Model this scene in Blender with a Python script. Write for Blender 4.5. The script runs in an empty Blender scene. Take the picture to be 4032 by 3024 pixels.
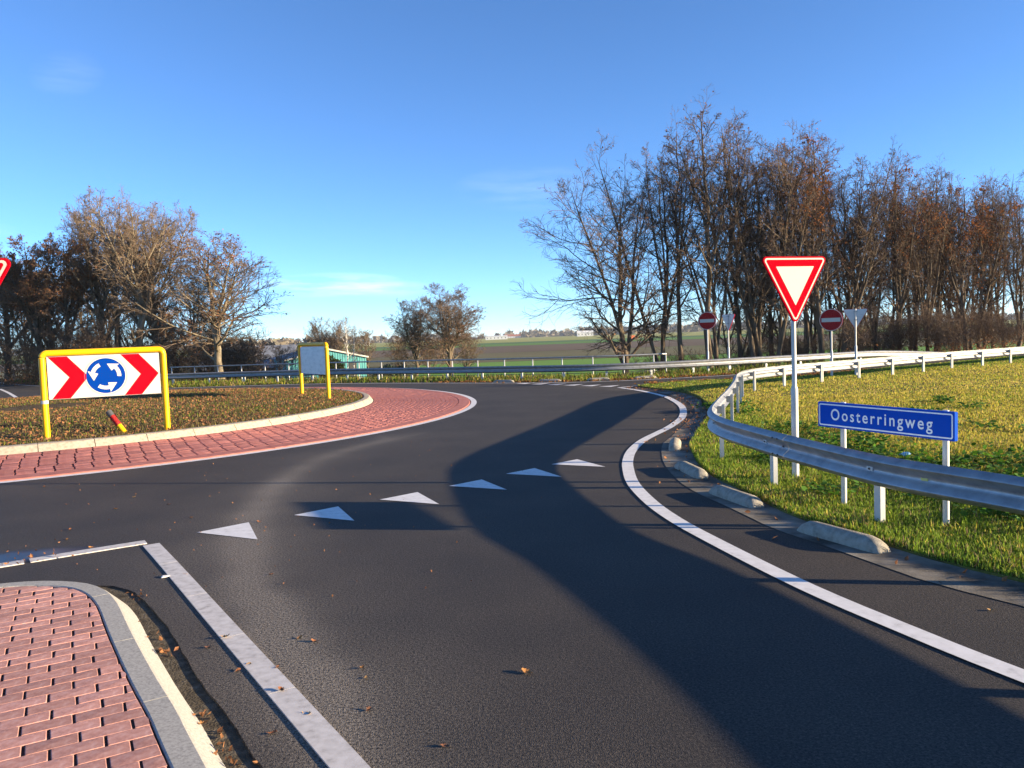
import bpy, bmesh, math, random
import numpy as np
from mathutils import Vector, Matrix
from mathutils.geometry import delaunay_2d_cdt

scene = bpy.context.scene
COL = scene.collection

# ------------------------------------------------------------------ camera, sky, sun, exposure
cam_data = bpy.data.cameras.new("camera")
cam_data.sensor_width = 36.0
cam_data.lens = 28.155
cam_data.clip_start = 0.05
cam_data.clip_end = 20000
cam = bpy.data.objects.new("camera", cam_data)
COL.objects.link(cam)
PITCH, ROLL = 0.0612, 0.036
_f = Vector((0, math.cos(PITCH), -math.sin(PITCH)))
_u = Vector((0, math.sin(PITCH), math.cos(PITCH)))
_r = Vector((1, 0, 0))
_R = _r * math.cos(ROLL) - _u * math.sin(ROLL)
_U = _r * math.sin(ROLL) + _u * math.cos(ROLL)
_m = Matrix((_R, _U, -_f)).transposed().to_4x4()
_m.translation = Vector((0, 0, 2.05))
cam.matrix_world = _m
scene.camera = cam

SUN_EL = math.radians(10.3)
SUN_AZ = math.atan2(0.984, -0.177)          # clockwise from +Y
world = bpy.data.worlds.new("World")
scene.world = world
world.use_nodes = True
wn, wl = world.node_tree.nodes, world.node_tree.links
wn.clear()
sky = wn.new("ShaderNodeTexSky")
sky.sky_type = 'NISHITA'
sky.sun_disc = False
sky.sun_elevation = SUN_EL
sky.sun_rotation = SUN_AZ
sky.altitude = 0
sky.air_density = 0.58
sky.dust_density = 0.0
sky.ozone_density = 4.0
wbg = wn.new("ShaderNodeBackground")
wbg.inputs["Strength"].default_value = 0.104
wout = wn.new("ShaderNodeOutputWorld")
# faint wisps of cloud in the sky: noise kept inside a few long soft patches (x/y, z/y, half width, half height, strength)
tc = wn.new("ShaderNodeTexCoord")
sx_ = wn.new("ShaderNodeSeparateXYZ"); wl.new(tc.outputs["Generated"], sx_.inputs[0])
mp = wn.new("ShaderNodeMapping"); mp.inputs["Scale"].default_value = (5, 5, 40.0)
nz = wn.new("ShaderNodeTexNoise"); nz.inputs["Scale"].default_value = 2.0; nz.inputs["Detail"].default_value = 7; nz.inputs["Roughness"].default_value = 0.6
wl.new(tc.outputs["Generated"], mp.inputs["Vector"]); wl.new(mp.outputs[0], nz.inputs["Vector"])


def wm(op, a_, b_=None, c_=None):
    m_ = wn.new("ShaderNodeMath"); m_.operation = op
    for i_, v_ in enumerate((a_, b_, c_)):
        if v_ is None:
            continue
        if isinstance(v_, (int, float)):
            m_.inputs[i_].default_value = v_
        else:
            wl.new(v_, m_.inputs[i_])
    return m_.outputs[0]


ys_ = wm('MAXIMUM', sx_.outputs[1], 0.05)
U_, V_ = wm('DIVIDE', sx_.outputs[0], ys_), wm('DIVIDE', sx_.outputs[2], ys_)
tot = None
for cx_, cy_, hw_, hh_, st_ in [(-.225, .070, .10, .016, .42), (-.15, .062, .06, .012, .22), (.03, .18, .10, .03, .07), (-.53, .337, .05, .03, .05), (-.9, .15, .3, .03, .3), (1.3, .3, .4, .05, .3)]:
    du, dv = wm('DIVIDE', wm('SUBTRACT', U_, cx_), hw_), wm('DIVIDE', wm('SUBTRACT', V_, cy_), hh_)
    q_ = wm('SUBTRACT', 1.0, wm('ADD', wm('MULTIPLY', du, du), wm('MULTIPLY', dv, dv)))
    q_ = wm('MULTIPLY', wm('MAXIMUM', q_, 0.0), st_)
    tot = q_ if tot is None else wm('ADD', tot, q_)
cf_ = wm('MULTIPLY', tot, wm('MULTIPLY', wm('MAXIMUM', wm('SUBTRACT', nz.outputs["Fac"], .38), 0.0), 3.4))
cf_ = wm('MINIMUM', cf_, .7)
mx = wn.new("ShaderNodeMixRGB"); mx.inputs["Color2"].default_value = (5.6, 5.9, 6.2, 1)
wl.new(cf_, mx.inputs["Fac"])
wl.new(sky.outputs[0], mx.inputs["Color1"]); wl.new(mx.outputs[0], wbg.inputs["Color"])
wl.new(wbg.outputs[0], wout.inputs["Surface"])

sun_data = bpy.data.lights.new("sun", 'SUN')
sun_data.energy = 5.0
sun_data.angle = math.radians(0.53)
sun_data.color = (1.0, 0.80, 0.53)
sun = bpy.data.objects.new("sun", sun_data)
COL.objects.link(sun)
sd = Vector((math.sin(SUN_AZ) * math.cos(SUN_EL), math.cos(SUN_AZ) * math.cos(SUN_EL), math.sin(SUN_EL)))
sun.rotation_euler = sd.to_track_quat('Z', 'Y').to_euler()
sun.location = (40, -8, 12)

vs = scene.view_settings
vs.view_transform = 'Standard'
vs.look = 'None'
vs.exposure = 1.68
vs.gamma = 1.0
scene.cycles.max_bounces = 6
scene.cycles.transparent_max_bounces = 6

# ------------------------------------------------------------------ helpers
rng = np.random.default_rng(7)
random.seed(7)
PI = math.pi


def mat(name, base, rough=0.8, metal=0.0, spec=0.5):
    m = bpy.data.materials.new(name)
    m.use_nodes = True
    b = m.node_tree.nodes["Principled BSDF"]
    b.inputs["Base Color"].default_value = (*base, 1)
    b.inputs["Roughness"].default_value = rough
    b.inputs["Metallic"].default_value = metal
    b.inputs["Specular IOR Level"].default_value = spec
    return m


def nodes(m):
    nt = m.node_tree
    return nt, nt.nodes, nt.links, nt.nodes["Principled BSDF"]


def noise_col(m, cols, scale, detail=5, pos=None, rough=0.6, coord="Object", stretch=None, bump=0.0, bscale=None, bdist=0.01):
    """colour ramp over noise, in object space (world size), with an optional fine bump"""
    nt, n, l, b = nodes(m)
    t = n.new("ShaderNodeTexCoord")
    v = t.outputs[coord]
    if stretch:
        mpn = n.new("ShaderNodeMapping"); mpn.inputs["Scale"].default_value = stretch
        l.new(v, mpn.inputs["Vector"]); v = mpn.outputs[0]
    z = n.new("ShaderNodeTexNoise"); z.inputs["Scale"].default_value = scale; z.inputs["Detail"].default_value = detail; z.inputs["Roughness"].default_value = rough
    l.new(v, z.inputs["Vector"])
    r = n.new("ShaderNodeValToRGB")
    e = r.color_ramp.elements
    while len(e) < len(cols):
        e.new(0.5)
    for i, c in enumerate(cols):
        e[i].position = pos[i] if pos else 0.3 + 0.4 * i / max(1, len(cols) - 1)
        e[i].color = (*c, 1)
    l.new(z.outputs["Fac"], r.inputs["Fac"])
    l.new(r.outputs["Color"], b.inputs["Base Color"])
    if bump:
        z2 = n.new("ShaderNodeTexNoise"); z2.inputs["Scale"].default_value = bscale or scale * 6; z2.inputs["Detail"].default_value = 4
        l.new(v, z2.inputs["Vector"])
        bp = n.new("ShaderNodeBump"); bp.inputs["Strength"].default_value = bump; bp.inputs["Distance"].default_value = bdist
        l.new(z2.outputs["Fac"], bp.inputs["Height"]); l.new(bp.outputs[0], b.inputs["Normal"])
    return r


def attr_col(m, name="Col", trans=0.0):
    nt, n, l, b = nodes(m)
    a = n.new("ShaderNodeAttribute"); a.attribute_name = name
    l.new(a.outputs["Color"], b.inputs["Base Color"])
    if trans:
        tr = n.new("ShaderNodeBsdfTranslucent"); ms = n.new("ShaderNodeMixShader"); ms.inputs[0].default_value = trans
        l.new(a.outputs["Color"], tr.inputs["Color"])
        l.new(b.outputs[0], ms.inputs[1]); l.new(tr.outputs[0], ms.inputs[2])
        l.new(ms.outputs[0], n["Material Output"].inputs["Surface"])


def new_mesh(name, V, Fc, smooth=False, col=None):
    me = bpy.data.meshes.new(name)
    V = np.asarray(V, dtype=np.float32).reshape(-1, 3)
    if isinstance(Fc, np.ndarray):
        k = Fc.shape[1]; nf = len(Fc)
        me.vertices.add(len(V)); me.vertices.foreach_set("co", V.ravel())
        me.loops.add(nf * k); me.loops.foreach_set("vertex_index", Fc.astype(np.int32).ravel())
        me.polygons.add(nf)
        me.polygons.foreach_set("loop_start", np.arange(0, nf * k, k, dtype=np.int32))
        me.update(calc_edges=True)
    else:
        me.from_pydata([tuple(v) for v in V.tolist()], [], Fc)
        me.update()
    if True:
        me.polygons.foreach_set("use_smooth", np.full(len(me.polygons), bool(smooth)))
    if col is not None:
        a = me.color_attributes.new("Col", 'FLOAT_COLOR', 'POINT')
        c = np.ones((len(V), 4), dtype=np.float32); c[:, :3] = col
        a.data.foreach_set("color", c.ravel())
    return me


def put(name, me, m=None, parent=None, loc=None, rotz=None, kind=None):
    if m is not None and len(me.materials) == 0:
        me.materials.append(m)
    o = bpy.data.objects.new(name, me)
    COL.objects.link(o)
    if parent:
        o.parent = parent
    if loc is not None:
        o.location = loc
    if rotz is not None:
        o.rotation_euler = (0, 0, rotz)
    if kind:
        o["kind"] = kind
    return o


def tag(o, label, cat, group=None):
    o["label"] = label; o["category"] = cat
    if group:
        o["group"] = group
    return o


def thing(name, label, cat, loc=(0, 0, 0), rotz=0.0, group=None):
    o = bpy.data.objects.new(name, None)
    COL.objects.link(o)
    o.empty_display_size = 0.3
    o.location = loc; o.rotation_euler = (0, 0, rotz)
    return tag(o, label, cat, group)


class MB:
    """collects simple solids into one mesh"""
    def __init__(s):
        s.v = []; s.f = []

    def box(s, x0, x1, y0, y1, z0, z1):
        k = len(s.v)
        s.v += [(x0, y0, z0), (x1, y0, z0), (x1, y1, z0), (x0, y1, z0), (x0, y0, z1), (x1, y0, z1), (x1, y1, z1), (x0, y1, z1)]
        s.f += [[k, k+3, k+2, k+1], [k+4, k+5, k+6, k+7], [k, k+1, k+5, k+4], [k+1, k+2, k+6, k+5], [k+2, k+3, k+7, k+6], [k+3, k, k+4, k+7]]
        return s

    def tube(s, pts, rad, n=12, caps=True):
        pts = [Vector(p) for p in pts]
        if not hasattr(rad, '__len__'):
            rad = [rad] * len(pts)
        k = len(s.v)
        ref = Vector((0.013, 0.02, 1)) if abs((pts[-1] - pts[0]).normalized().z) < 0.8 else Vector((1, 0.02, 0))
        for i, p in enumerate(pts):
            t = (pts[min(i + 1, len(pts) - 1)] - pts[max(i - 1, 0)]).normalized()
            u = t.cross(ref).normalized(); w = t.cross(u).normalized()
            for j in range(n):
                a = 2 * PI * j / n
                s.v.append(tuple(p + (u * math.cos(a) + w * math.sin(a)) * rad[i]))
        for i in range(len(pts) - 1):
            for j in range(n):
                a, b = k + i * n + j, k + i * n + (j + 1) % n
                s.f.append([a, b, b + n, a + n])
        if caps:
            s.f.append([k + j for j in range(n)][::-1]); s.f.append([k + (len(pts) - 1) * n + j for j in range(n)])
        return s

    def prism(s, poly, y0, y1):
        """poly in x,z extruded along y (front at y0)"""
        k = len(s.v); n = len(poly)
        s.v += [(x, y0, z) for x, z in poly] + [(x, y1, z) for x, z in poly]
        s.f.append(list(range(k, k + n))); s.f.append(list(range(k + n, k + 2 * n))[::-1])
        for i in range(n):
            j = (i + 1) % n
            s.f.append([k + i, k + n + i, k + n + j, k + j])
        return s

    def flat(s, poly, y):
        k = len(s.v)
        s.v += [(x, y, z) for x, z in poly]
        s.f.append(list(range(k, k + len(poly))))
        return s

    def ring(s, outer, inner, y):
        k = len(s.v); n = len(outer)
        s.v += [(x, y, z) for x, z in outer] + [(x, y, z) for x, z in inner]
        for i in range(n):
            j = (i + 1) % n
            s.f.append([k + i, k + j, k + n + j, k + n + i])
        return s

    def mesh(s, name, smooth=False):
        return new_mesh(name, s.v, s.f, smooth)

    def build(s, name, m, parent=None, smooth=False, bevel=0.0, **kw):
        me = s.mesh(name, smooth)
        if bevel:
            bm = bmesh.new(); bm.from_mesh(me)
            bmesh.ops.bevel(bm, geom=bm.edges[:], offset=bevel, segments=2, affect='EDGES', profile=0.6)
            bm.to_mesh(me); bm.free()
        return put(name, me, m, parent, **kw)


def auto_smooth(o, deg=35):
    me = o.data
    me.polygons.foreach_set("use_smooth", np.ones(len(me.polygons), dtype=bool))
    me.set_sharp_from_angle(angle=math.radians(deg))


def spline(pts, step=0.25):
    """Catmull-Rom through pts (2-D or 3-D) resampled evenly"""
    P = np.array(pts, float)
    P = np.vstack([2 * P[0] - P[1], P, 2 * P[-1] - P[-2]])
    out = []
    for i in range(1, len(P) - 2):
        p0, p1, p2, p3 = P[i - 1], P[i], P[i + 1], P[i + 2]
        for t in np.linspace(0, 1, 16, endpoint=False):
            out.append(0.5 * (2 * p1 + (p2 - p0) * t + (2 * p0 - 5 * p1 + 4 * p2 - p3) * t * t + (3 * p1 - p0 - 3 * p2 + p3) * t ** 3))
    out.append(P[-2]); out = np.array(out)
    d = np.r_[0, np.cumsum(np.linalg.norm(np.diff(out, axis=0), axis=1))]
    s = np.linspace(0, d[-1], max(2, int(round(d[-1] / step)) + 1))
    return np.stack([np.interp(s, d, out[:, k]) for k in range(out.shape[1])], 1)


def normals2(P):
    t = np.gradient(P[:, :2], axis=0); t /= np.linalg.norm(t, axis=1)[:, None]
    return np.stack([t[:, 1], -t[:, 0]], 1)      # to the right of travel


def ribbon(name, P, w0, w1, z, m, parent=None, kind="structure", thick=0.0):
    """flat strip along P from offset w0 to w1 (right of travel)"""
    N = normals2(P); n = len(P)
    A = P[:, :2] + N * w0; B = P[:, :2] + N * w1
    V = np.zeros((2 * n, 3)); V[:n, :2] = A; V[n:, :2] = B; V[:, 2] = z
    F = [[i, i + 1, n + i + 1, n + i] for i in range(n - 1)]
    if w1 > w0:
        F = [f[::-1] for f in F]
    if thick:
        Vb = V.copy(); Vb[:, 2] -= thick
        V = np.vstack([V, Vb]); q = 2 * n
        for i in range(n - 1):
            F += [[i, q + i, q + i + 1, i + 1], [n + i, n + i + 1, q + n + i + 1, q + n + i]]
        F += [[0, n, q + n, q], [n - 1, q + n - 1, q + 2 * n - 1, 2 * n - 1]]
    me = new_mesh(name, V, F)
    bm = bmesh.new(); bm.from_mesh(me); bmesh.ops.recalc_face_normals(bm, faces=bm.faces[:]); 
    if not thick:
        for f in bm.faces:
            if f.normal.z < 0: f.normal_flip()
    bm.to_mesh(me); bm.free()
    return put(name, me, m, parent, kind=kind)


def in_poly(X, Y, poly):
    P = np.asarray(poly); inside = np.zeros(len(X), bool)
    x1, y1 = P[:, 0], P[:, 1]; x2, y2 = np.roll(x1, -1), np.roll(y1, -1)
    for a, b, c, d in zip(x1, y1, x2, y2):
        if b == d:
            continue
        k = ((b > Y) != (d > Y)) & (X < (c - a) * (Y - b) / (d - b) + a)
        inside ^= k
    return inside


def sheet(name, outer, zones, zfun, m, holes=(), skirt=0.0, kind="structure"):
    """filled polygon with a grid of inner points; zones = (x0,x1,y0,y1,step)"""
    pts = []; edges = []
    for loop in (outer, *holes):
        k = len(pts); n = len(loop)
        pts += [tuple(p) for p in loop]
        edges += [(k + i, k + (i + 1) % n) for i in range(n)]
    for x0, x1, y0, y1, st in zones:
        gx, gy = np.meshgrid(np.arange(x0, x1, st), np.arange(y0, y1, st))
        gx = gx.ravel() + rng.uniform(-.2, .2, gx.size) * st; gy = gy.ravel() + rng.uniform(-.2, .2, gy.size) * st
        k = in_poly(gx, gy, outer)
        for h in holes:
            k &= ~in_poly(gx, gy, h)
        pts += list(zip(gx[k], gy[k]))
    r = delaunay_2d_cdt([Vector(p) for p in pts], edges, [], 0, 1e-5)
    V = np.array([tuple(v) for v in r[0]]); F = np.array(r[2])
    c = V[F].mean(1)
    k = in_poly(c[:, 0], c[:, 1], outer)
    for h in holes:
        k &= ~in_poly(c[:, 0], c[:, 1], h)
    F = F[k]
    a = V[F]; cr_ = np.cross(a[:, 1] - a[:, 0], a[:, 2] - a[:, 0]); F[cr_ < 0] = F[cr_ < 0][:, ::-1]
    Z = zfun(V[:, 0], V[:, 1])
    V3 = np.c_[V, Z]
    if skirt:
        e = {}
        for f in F:
            for i in range(3):
                q = (f[i], f[(i + 1) % 3]); e[q] = 1
        be = [q for q in e if (q[1], q[0]) not in e]
        k0 = len(V3); idx = {}
        extra = []
        for q in be:
            for v in q:
                if v not in idx:
                    idx[v] = k0 + len(extra); extra.append((V3[v, 0], V3[v, 1], V3[v, 2] - skirt))
        V3 = np.vstack([V3, extra])
        T = []
        for a_, b_ in be:
            T += [(a_, idx[a_], idx[b_]), (a_, idx[b_], b_)]
        F = np.vstack([F, np.array(T)])
    me = new_mesh(name, V3, F)
    return put(name, me, m, kind=kind)


def ss(a, b, x):
    t = np.clip((x - a) / (b - a), 0, 1); return t * t * (3 - 2 * t)


def wob(x, y, s=1.0, seed=0):
    """smooth pseudo-noise in -1..1"""
    r = np.random.default_rng(seed); o = 0
    for i in range(6):
        a = r.uniform(0, 2 * PI); k = s * (0.6 + 0.5 * i); p = r.uniform(0, 6)
        o = o + np.sin((x * np.cos(a) + y * np.sin(a)) * k + p + 1.3 * np.sin((y * np.cos(a) - x * np.sin(a)) * k * 0.7 + p)) / (1 + 0.3 * i)
    return o / 3.6

# ------------------------------------------------------------------ materials
M = {}
M['asphalt'] = mat('asphalt', (.045, .043, .041), .8)
nt, n_, l_, b_ = nodes(M['asphalt'])
t_ = n_.new("ShaderNodeTexCoord")
z1 = n_.new("ShaderNodeTexVoronoi"); z1.inputs["Scale"].default_value = 150
z2 = n_.new("ShaderNodeTexNoise"); z2.inputs["Scale"].default_value = 0.8; z2.inputs["Detail"].default_value = 6
z3 = n_.new("ShaderNodeTexNoise"); z3.inputs["Scale"].default_value = 60; z3.inputs["Detail"].default_value = 6; z3.inputs["Roughness"].default_value = .75
for z in (z1, z2, z3):
    l_.new(t_.outputs["Object"], z.inputs["Vector"])
r1 = n_.new("ShaderNodeValToRGB"); e = r1.color_ramp.elements
e[0].position = .36; e[0].color = (.009, .008, .0072, 1); e[1].position = .70; e[1].color = (.108, .092, .077, 1)
l_.new(z3.outputs["Fac"], r1.inputs["Fac"])
r1b = n_.new("ShaderNodeValToRGB"); e = r1b.color_ramp.elements
e[0].position = 0.0; e[0].color = (.30, .29, .28, 1); e[1].position = .9; e[1].color = (1.25, 1.2, 1.15, 1)
l_.new(z1.outputs["Color"], r1b.inputs["Fac"])
mm = n_.new("ShaderNodeMixRGB"); mm.blend_type = 'MULTIPLY'; mm.inputs["Fac"].default_value = .8
l_.new(r1.outputs[0], mm.inputs["Color1"]); l_.new(r1b.outputs[0], mm.inputs["Color2"])
r2 = n_.new("ShaderNodeValToRGB"); e = r2.color_ramp.elements
e[0].position = .35; e[0].color = (.80, .80, .82, 1); e[1].position = .7; e[1].color = (1.2, 1.18, 1.14, 1)
l_.new(z2.outputs["Fac"], r2.inputs["Fac"])
mm2 = n_.new("ShaderNodeMixRGB"); mm2.blend_type = 'MULTIPLY'; mm2.inputs["Fac"].default_value = 1
l_.new(mm.outputs[0], mm2.inputs["Color1"]); l_.new(r2.outputs[0], mm2.inputs["Color2"])
at_ = n_.new("ShaderNodeAttribute"); at_.attribute_name = "Col"      # R dust swept aside by wheels, G puddle, B dirt
sp = n_.new("ShaderNodeSeparateColor"); l_.new(at_.outputs["Color"], sp.inputs[0])
dz = n_.new("ShaderNodeTexNoise"); dz.inputs["Scale"].default_value = 60; dz.inputs["Detail"].default_value = 5; dz.inputs["Roughness"].default_value = .7
l_.new(t_.outputs["Object"], dz.inputs["Vector"])
dm = n_.new("ShaderNodeMath"); dm.operation = 'MULTIPLY'; l_.new(sp.outputs[0], dm.inputs[0])
dr = n_.new("ShaderNodeMapRange"); dr.inputs[1].default_value = .38; dr.inputs[2].default_value = .68
l_.new(dz.outputs["Fac"], dr.inputs[0]); l_.new(dr.outputs[0], dm.inputs[1])
md = n_.new("ShaderNodeMixRGB"); md.inputs["Color2"].default_value = (.34, .29, .225, 1)
l_.new(dm.outputs[0], md.inputs["Fac"]); l_.new(mm2.outputs[0], md.inputs["Color1"])
mdd = n_.new("ShaderNodeMixRGB"); mdd.inputs["Color2"].default_value = (.055, .043, .030, 1)
l_.new(sp.outputs[2], mdd.inputs["Fac"]); l_.new(md.outputs[0], mdd.inputs["Color1"])
mw = n_.new("ShaderNodeMixRGB"); mw.inputs["Color2"].default_value = (.018, .017, .016, 1)
l_.new(sp.outputs[1], mw.inputs["Fac"]); l_.new(mdd.outputs[0], mw.inputs["Color1"]); l_.new(mw.outputs[0], b_.inputs["Base Color"])
rr = n_.new("ShaderNodeMapRange"); rr.inputs[3].default_value = .78; rr.inputs[4].default_value = .30
l_.new(sp.outputs[1], rr.inputs[0]); l_.new(rr.outputs[0], b_.inputs["Roughness"])
b_.inputs["Specular IOR Level"].default_value = .35
bp_ = n_.new("ShaderNodeBump"); bp_.inputs["Distance"].default_value = .006
bs_ = n_.new("ShaderNodeMapRange"); bs_.inputs[3].default_value = .38; bs_.inputs[4].default_value = 0.03
l_.new(sp.outputs[1], bs_.inputs[0]); l_.new(bs_.outputs[0], bp_.inputs["Strength"])
l_.new(z1.outputs["Distance"], bp_.inputs["Height"]); l_.new(bp_.outputs[0], b_.inputs["Normal"])

M['ground'] = mat('ground_soil', (.06, .055, .03), .95, spec=.1)
noise_col(M['ground'], [(.035, .032, .016), (.075, .075, .026), (.10, .092, .040)], .9, 8, [.3, .5, .72], bump=.5, bscale=9, bdist=.04)
M['verge'] = mat('verge_soil', (.06, .06, .02), .95, spec=.1)
noise_col(M['verge'], [(.06, .052, .02), (.12, .12, .03), (.20, .17, .05)], 3.5, 9, [.3, .5, .74], bump=.8, bscale=30, bdist=.03)
M['islesoil'] = mat('island_soil', (.08, .06, .035), .95, spec=.1)
noise_col(M['islesoil'], [(.04, .03, .018), (.10, .07, .036), (.15, .11, .055)], 6, 9, [.3, .5, .72], bump=.9, bscale=40, bdist=.03)
M['dirt'] = mat('gutter_dirt', (.05, .04, .03), .95, spec=.1)
noise_col(M['dirt'], [(.055, .045, .032), (.10, .082, .056), (.17, .145, .11)], 14, 9, [.3, .5, .75], bump=.8, bscale=60, bdist=.015)
M['white'] = mat('road_paint', (.72, .70, .67), .65)
noise_col(M['white'], [(.42, .41, .39), (.68, .66, .63), (.76, .74, .71)], 9, 9, [.2, .42, .62])
M['band'] = mat('white_concrete_band', (.6, .57, .54), .75)
noise_col(M['band'], [(.24, .22, .20), (.50, .47, .44), (.60, .57, .54)], 14, 10, [.22, .42, .62])
M['kerb'] = mat('kerb_concrete', (.38, .34, .27), .85, spec=.25)
noise_col(M['kerb'], [(.22, .19, .15), (.36, .32, .25), (.43, .385, .31)], 16, 10, [.25, .5, .75])
M['greykerb'] = mat('grey_kerb_concrete', (.33, .32, .29), .85, spec=.25)
noise_col(M['greykerb'], [(.24, .23, .21), (.36, .345, .31), (.46, .44, .39)], 70, 10, [.3, .5, .7])
M['concrete'] = mat('weathered_concrete', (.2, .18, .15), .9, spec=.2)
noise_col(M['concrete'], [(.055, .047, .036), (.17, .15, .12), (.30, .27, .22)], 1.8, 11, [.34, .5, .68], bump=.5, bscale=80, bdist=.006)
M['block'] = mat('block_concrete', (.3, .28, .23), .9, spec=.2)
noise_col(M['block'], [(.22, .20, .16), (.33, .30, .245), (.39, .36, .30)], 14, 10, [.3, .5, .7], bump=.9, bscale=120, bdist=.008)


def brick_mat(name, cols):
    m = mat(name, cols[1], .85, spec=.2)
    r = noise_col(m, cols, 22, 12, [.32, .5, .70], bump=.35, bscale=70, bdist=.003)
    nt, n, l, b = nodes(m)
    oi = n.new("ShaderNodeObjectInfo"); mr = n.new("ShaderNodeMapRange"); mr.inputs[3].default_value = .76; mr.inputs[4].default_value = 1.14
    l.new(oi.outputs["Random"], mr.inputs[0])
    mu = n.new("ShaderNodeMixRGB"); mu.blend_type = 'MULTIPLY'; mu.inputs[0].default_value = 1
    cb = n.new("ShaderNodeCombineColor")
    for i in range(3):
        l.new(mr.outputs[0], cb.inputs[i])
    l.new(r.outputs[0], mu.inputs[1]); l.new(cb.outputs[0], mu.inputs[2]); l.new(mu.outputs[0], b.inputs["Base Color"])
    return m


M['brick'] = brick_mat('red_concrete_brick', [(.40, .19, .15), (.53, .27, .22), (.62, .37, .315)])
M['apron'] = brick_mat('red_apron_concrete', [(.29, .10, .085), (.40, .15, .128), (.47, .205, .175)])
M['apronbed'] = mat('apron_joint', (.22, .085, .07), .9)
noise_col(M['apronbed'], [(.13, .055, .045), (.24, .095, .075)], 8, 8)
M['jointshade'] = mat('joint_shade', (.10, .055, .042), .95, spec=.1)  # shadow in the brick joints, painted as a dark brown
noise_col(M['jointshade'], [(.08, .045, .036), (.17, .09, .07), (.26, .14, .11)], 9, 8, bump=.4, bscale=90, bdist=.004)
M['brickbed'] = mat('brick_joint', (.26, .12, .09), .9)
noise_col(M['brickbed'], [(.15, .07, .05), (.33, .15, .11)], 10, 8)
M['aproned'] = mat('apron_edge', (.38, .14, .12), .85, spec=.2)
noise_col(M['aproned'], [(.29, .105, .088), (.39, .15, .125), (.44, .185, .155)], 5, 10, bump=.4, bscale=90, bdist=.005)

M['steel'] = mat('galvanised_steel', (.62, .64, .66), .42, 0.85)
noise_col(M['steel'], [(.27, .28, .285), (.36, .37, .375), (.42, .425, .425)], 7, 7, bump=.08, bscale=60, bdist=.004)
nt, n_, l_, b_ = nodes(M['steel'])
_z = n_.new("ShaderNodeTexNoise"); _z.inputs["Scale"].default_value = 5; _z.inputs["Detail"].default_value = 6
_m2 = n_.new("ShaderNodeMapRange"); _m2.inputs[3].default_value = .42; _m2.inputs[4].default_value = .62
l_.new(_z.outputs["Fac"], _m2.inputs[0]); l_.new(_m2.outputs[0], b_.inputs["Roughness"])
M['post'] = mat('galvanised_post', (.50, .51, .49), .6, .25)
noise_col(M['post'], [(.40, .41, .40), (.52, .52, .50), (.60, .60, .57)], 5, 8, stretch=(1, 1, .3))
M['bolt'] = mat('bolt_steel', (.12, .12, .12), .5, .8)
M['alu'] = mat('sign_back_aluminium', (.50, .52, .54), .5, .55)
noise_col(M['alu'], [(.42, .44, .46), (.52, .54, .56), (.58, .59, .60)], 3, 5, stretch=(1, 1, 3))
M['yellow'] = mat('yellow_paint', (.74, .41, .003), .4, spec=.3)
M['red'] = mat('sign_red', (.42, .003, .012), .9, spec=0)
M['redold'] = mat('faded_red', (.42, .05, .04), .8, spec=.05)
noise_col(M['redold'], [(.24, .012, .016), (.34, .02, .022), (.38, .05, .045)], 25, 6)
M['signwhite'] = mat('sign_white', (.56, .53, .455), .7, spec=.1)
M['blue'] = mat('sign_blue', (.002, .040, .27), .9, spec=0)
M['blueboard'] = mat('name_board_blue', (.008, .075, .46), .8, spec=.05)
M['letter'] = mat('sign_lettering_white', (.88, .88, .86), .6, spec=.2)
M['bluelit'] = mat('name_board_case', (.01, .09, .36), .4)
M['greyline'] = mat('sign_grey_line', (.12, .13, .25), .5)
M['rubber'] = mat('dark_plastic', (.07, .07, .075), .6)

M['bark'] = mat('grey_bark', (.15, .125, .09), .92, spec=.1)
noise_col(M['bark'], [(.09, .075, .05), (.22, .18, .125), (.30, .255, .18)], 3.5, 8, [.3, .5, .72], stretch=(1, 1, .25), bump=.6, bscale=14, bdist=.03)
M['darkbark'] = mat('dark_bark', (.085, .065, .048), .92, spec=.1)
noise_col(M['darkbark'], [(.055, .043, .030), (.13, .10, .07), (.21, .17, .12)], 3.5, 8, [.3, .5, .75], stretch=(1, 1, .25), bump=.6, bscale=14, bdist=.03)
M['birch'] = mat('birch_bark', (.62, .58, .52), .8)
noise_col(M['birch'], [(.10, .09, .08), (.60, .56, .50), (.68, .64, .58)], 4, 6, [.33, .42, .7], stretch=(1, 1, 2.5))
M['twig'] = mat('twig_bark', (.165, .122, .085), .9, spec=.1)
M['darktwig'] = mat('dark_twig_bark', (.155, .108, .075), .9, spec=.1)
M['midtwig'] = mat('field_twig_bark', (.13, .092, .07), .9, spec=.1)
M['leaf'] = mat('dry_leaf', (.2, .08, .03), .75, spec=.2); attr_col(M['leaf'], trans=.35)
M['grass'] = mat('grass_blade', (.1, .15, .03), .7, spec=.25); attr_col(M['grass'], trans=.4)
M['needle'] = mat('evergreen_leaf', (.02, .035, .012), .7); attr_col(M['needle'])

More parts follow.
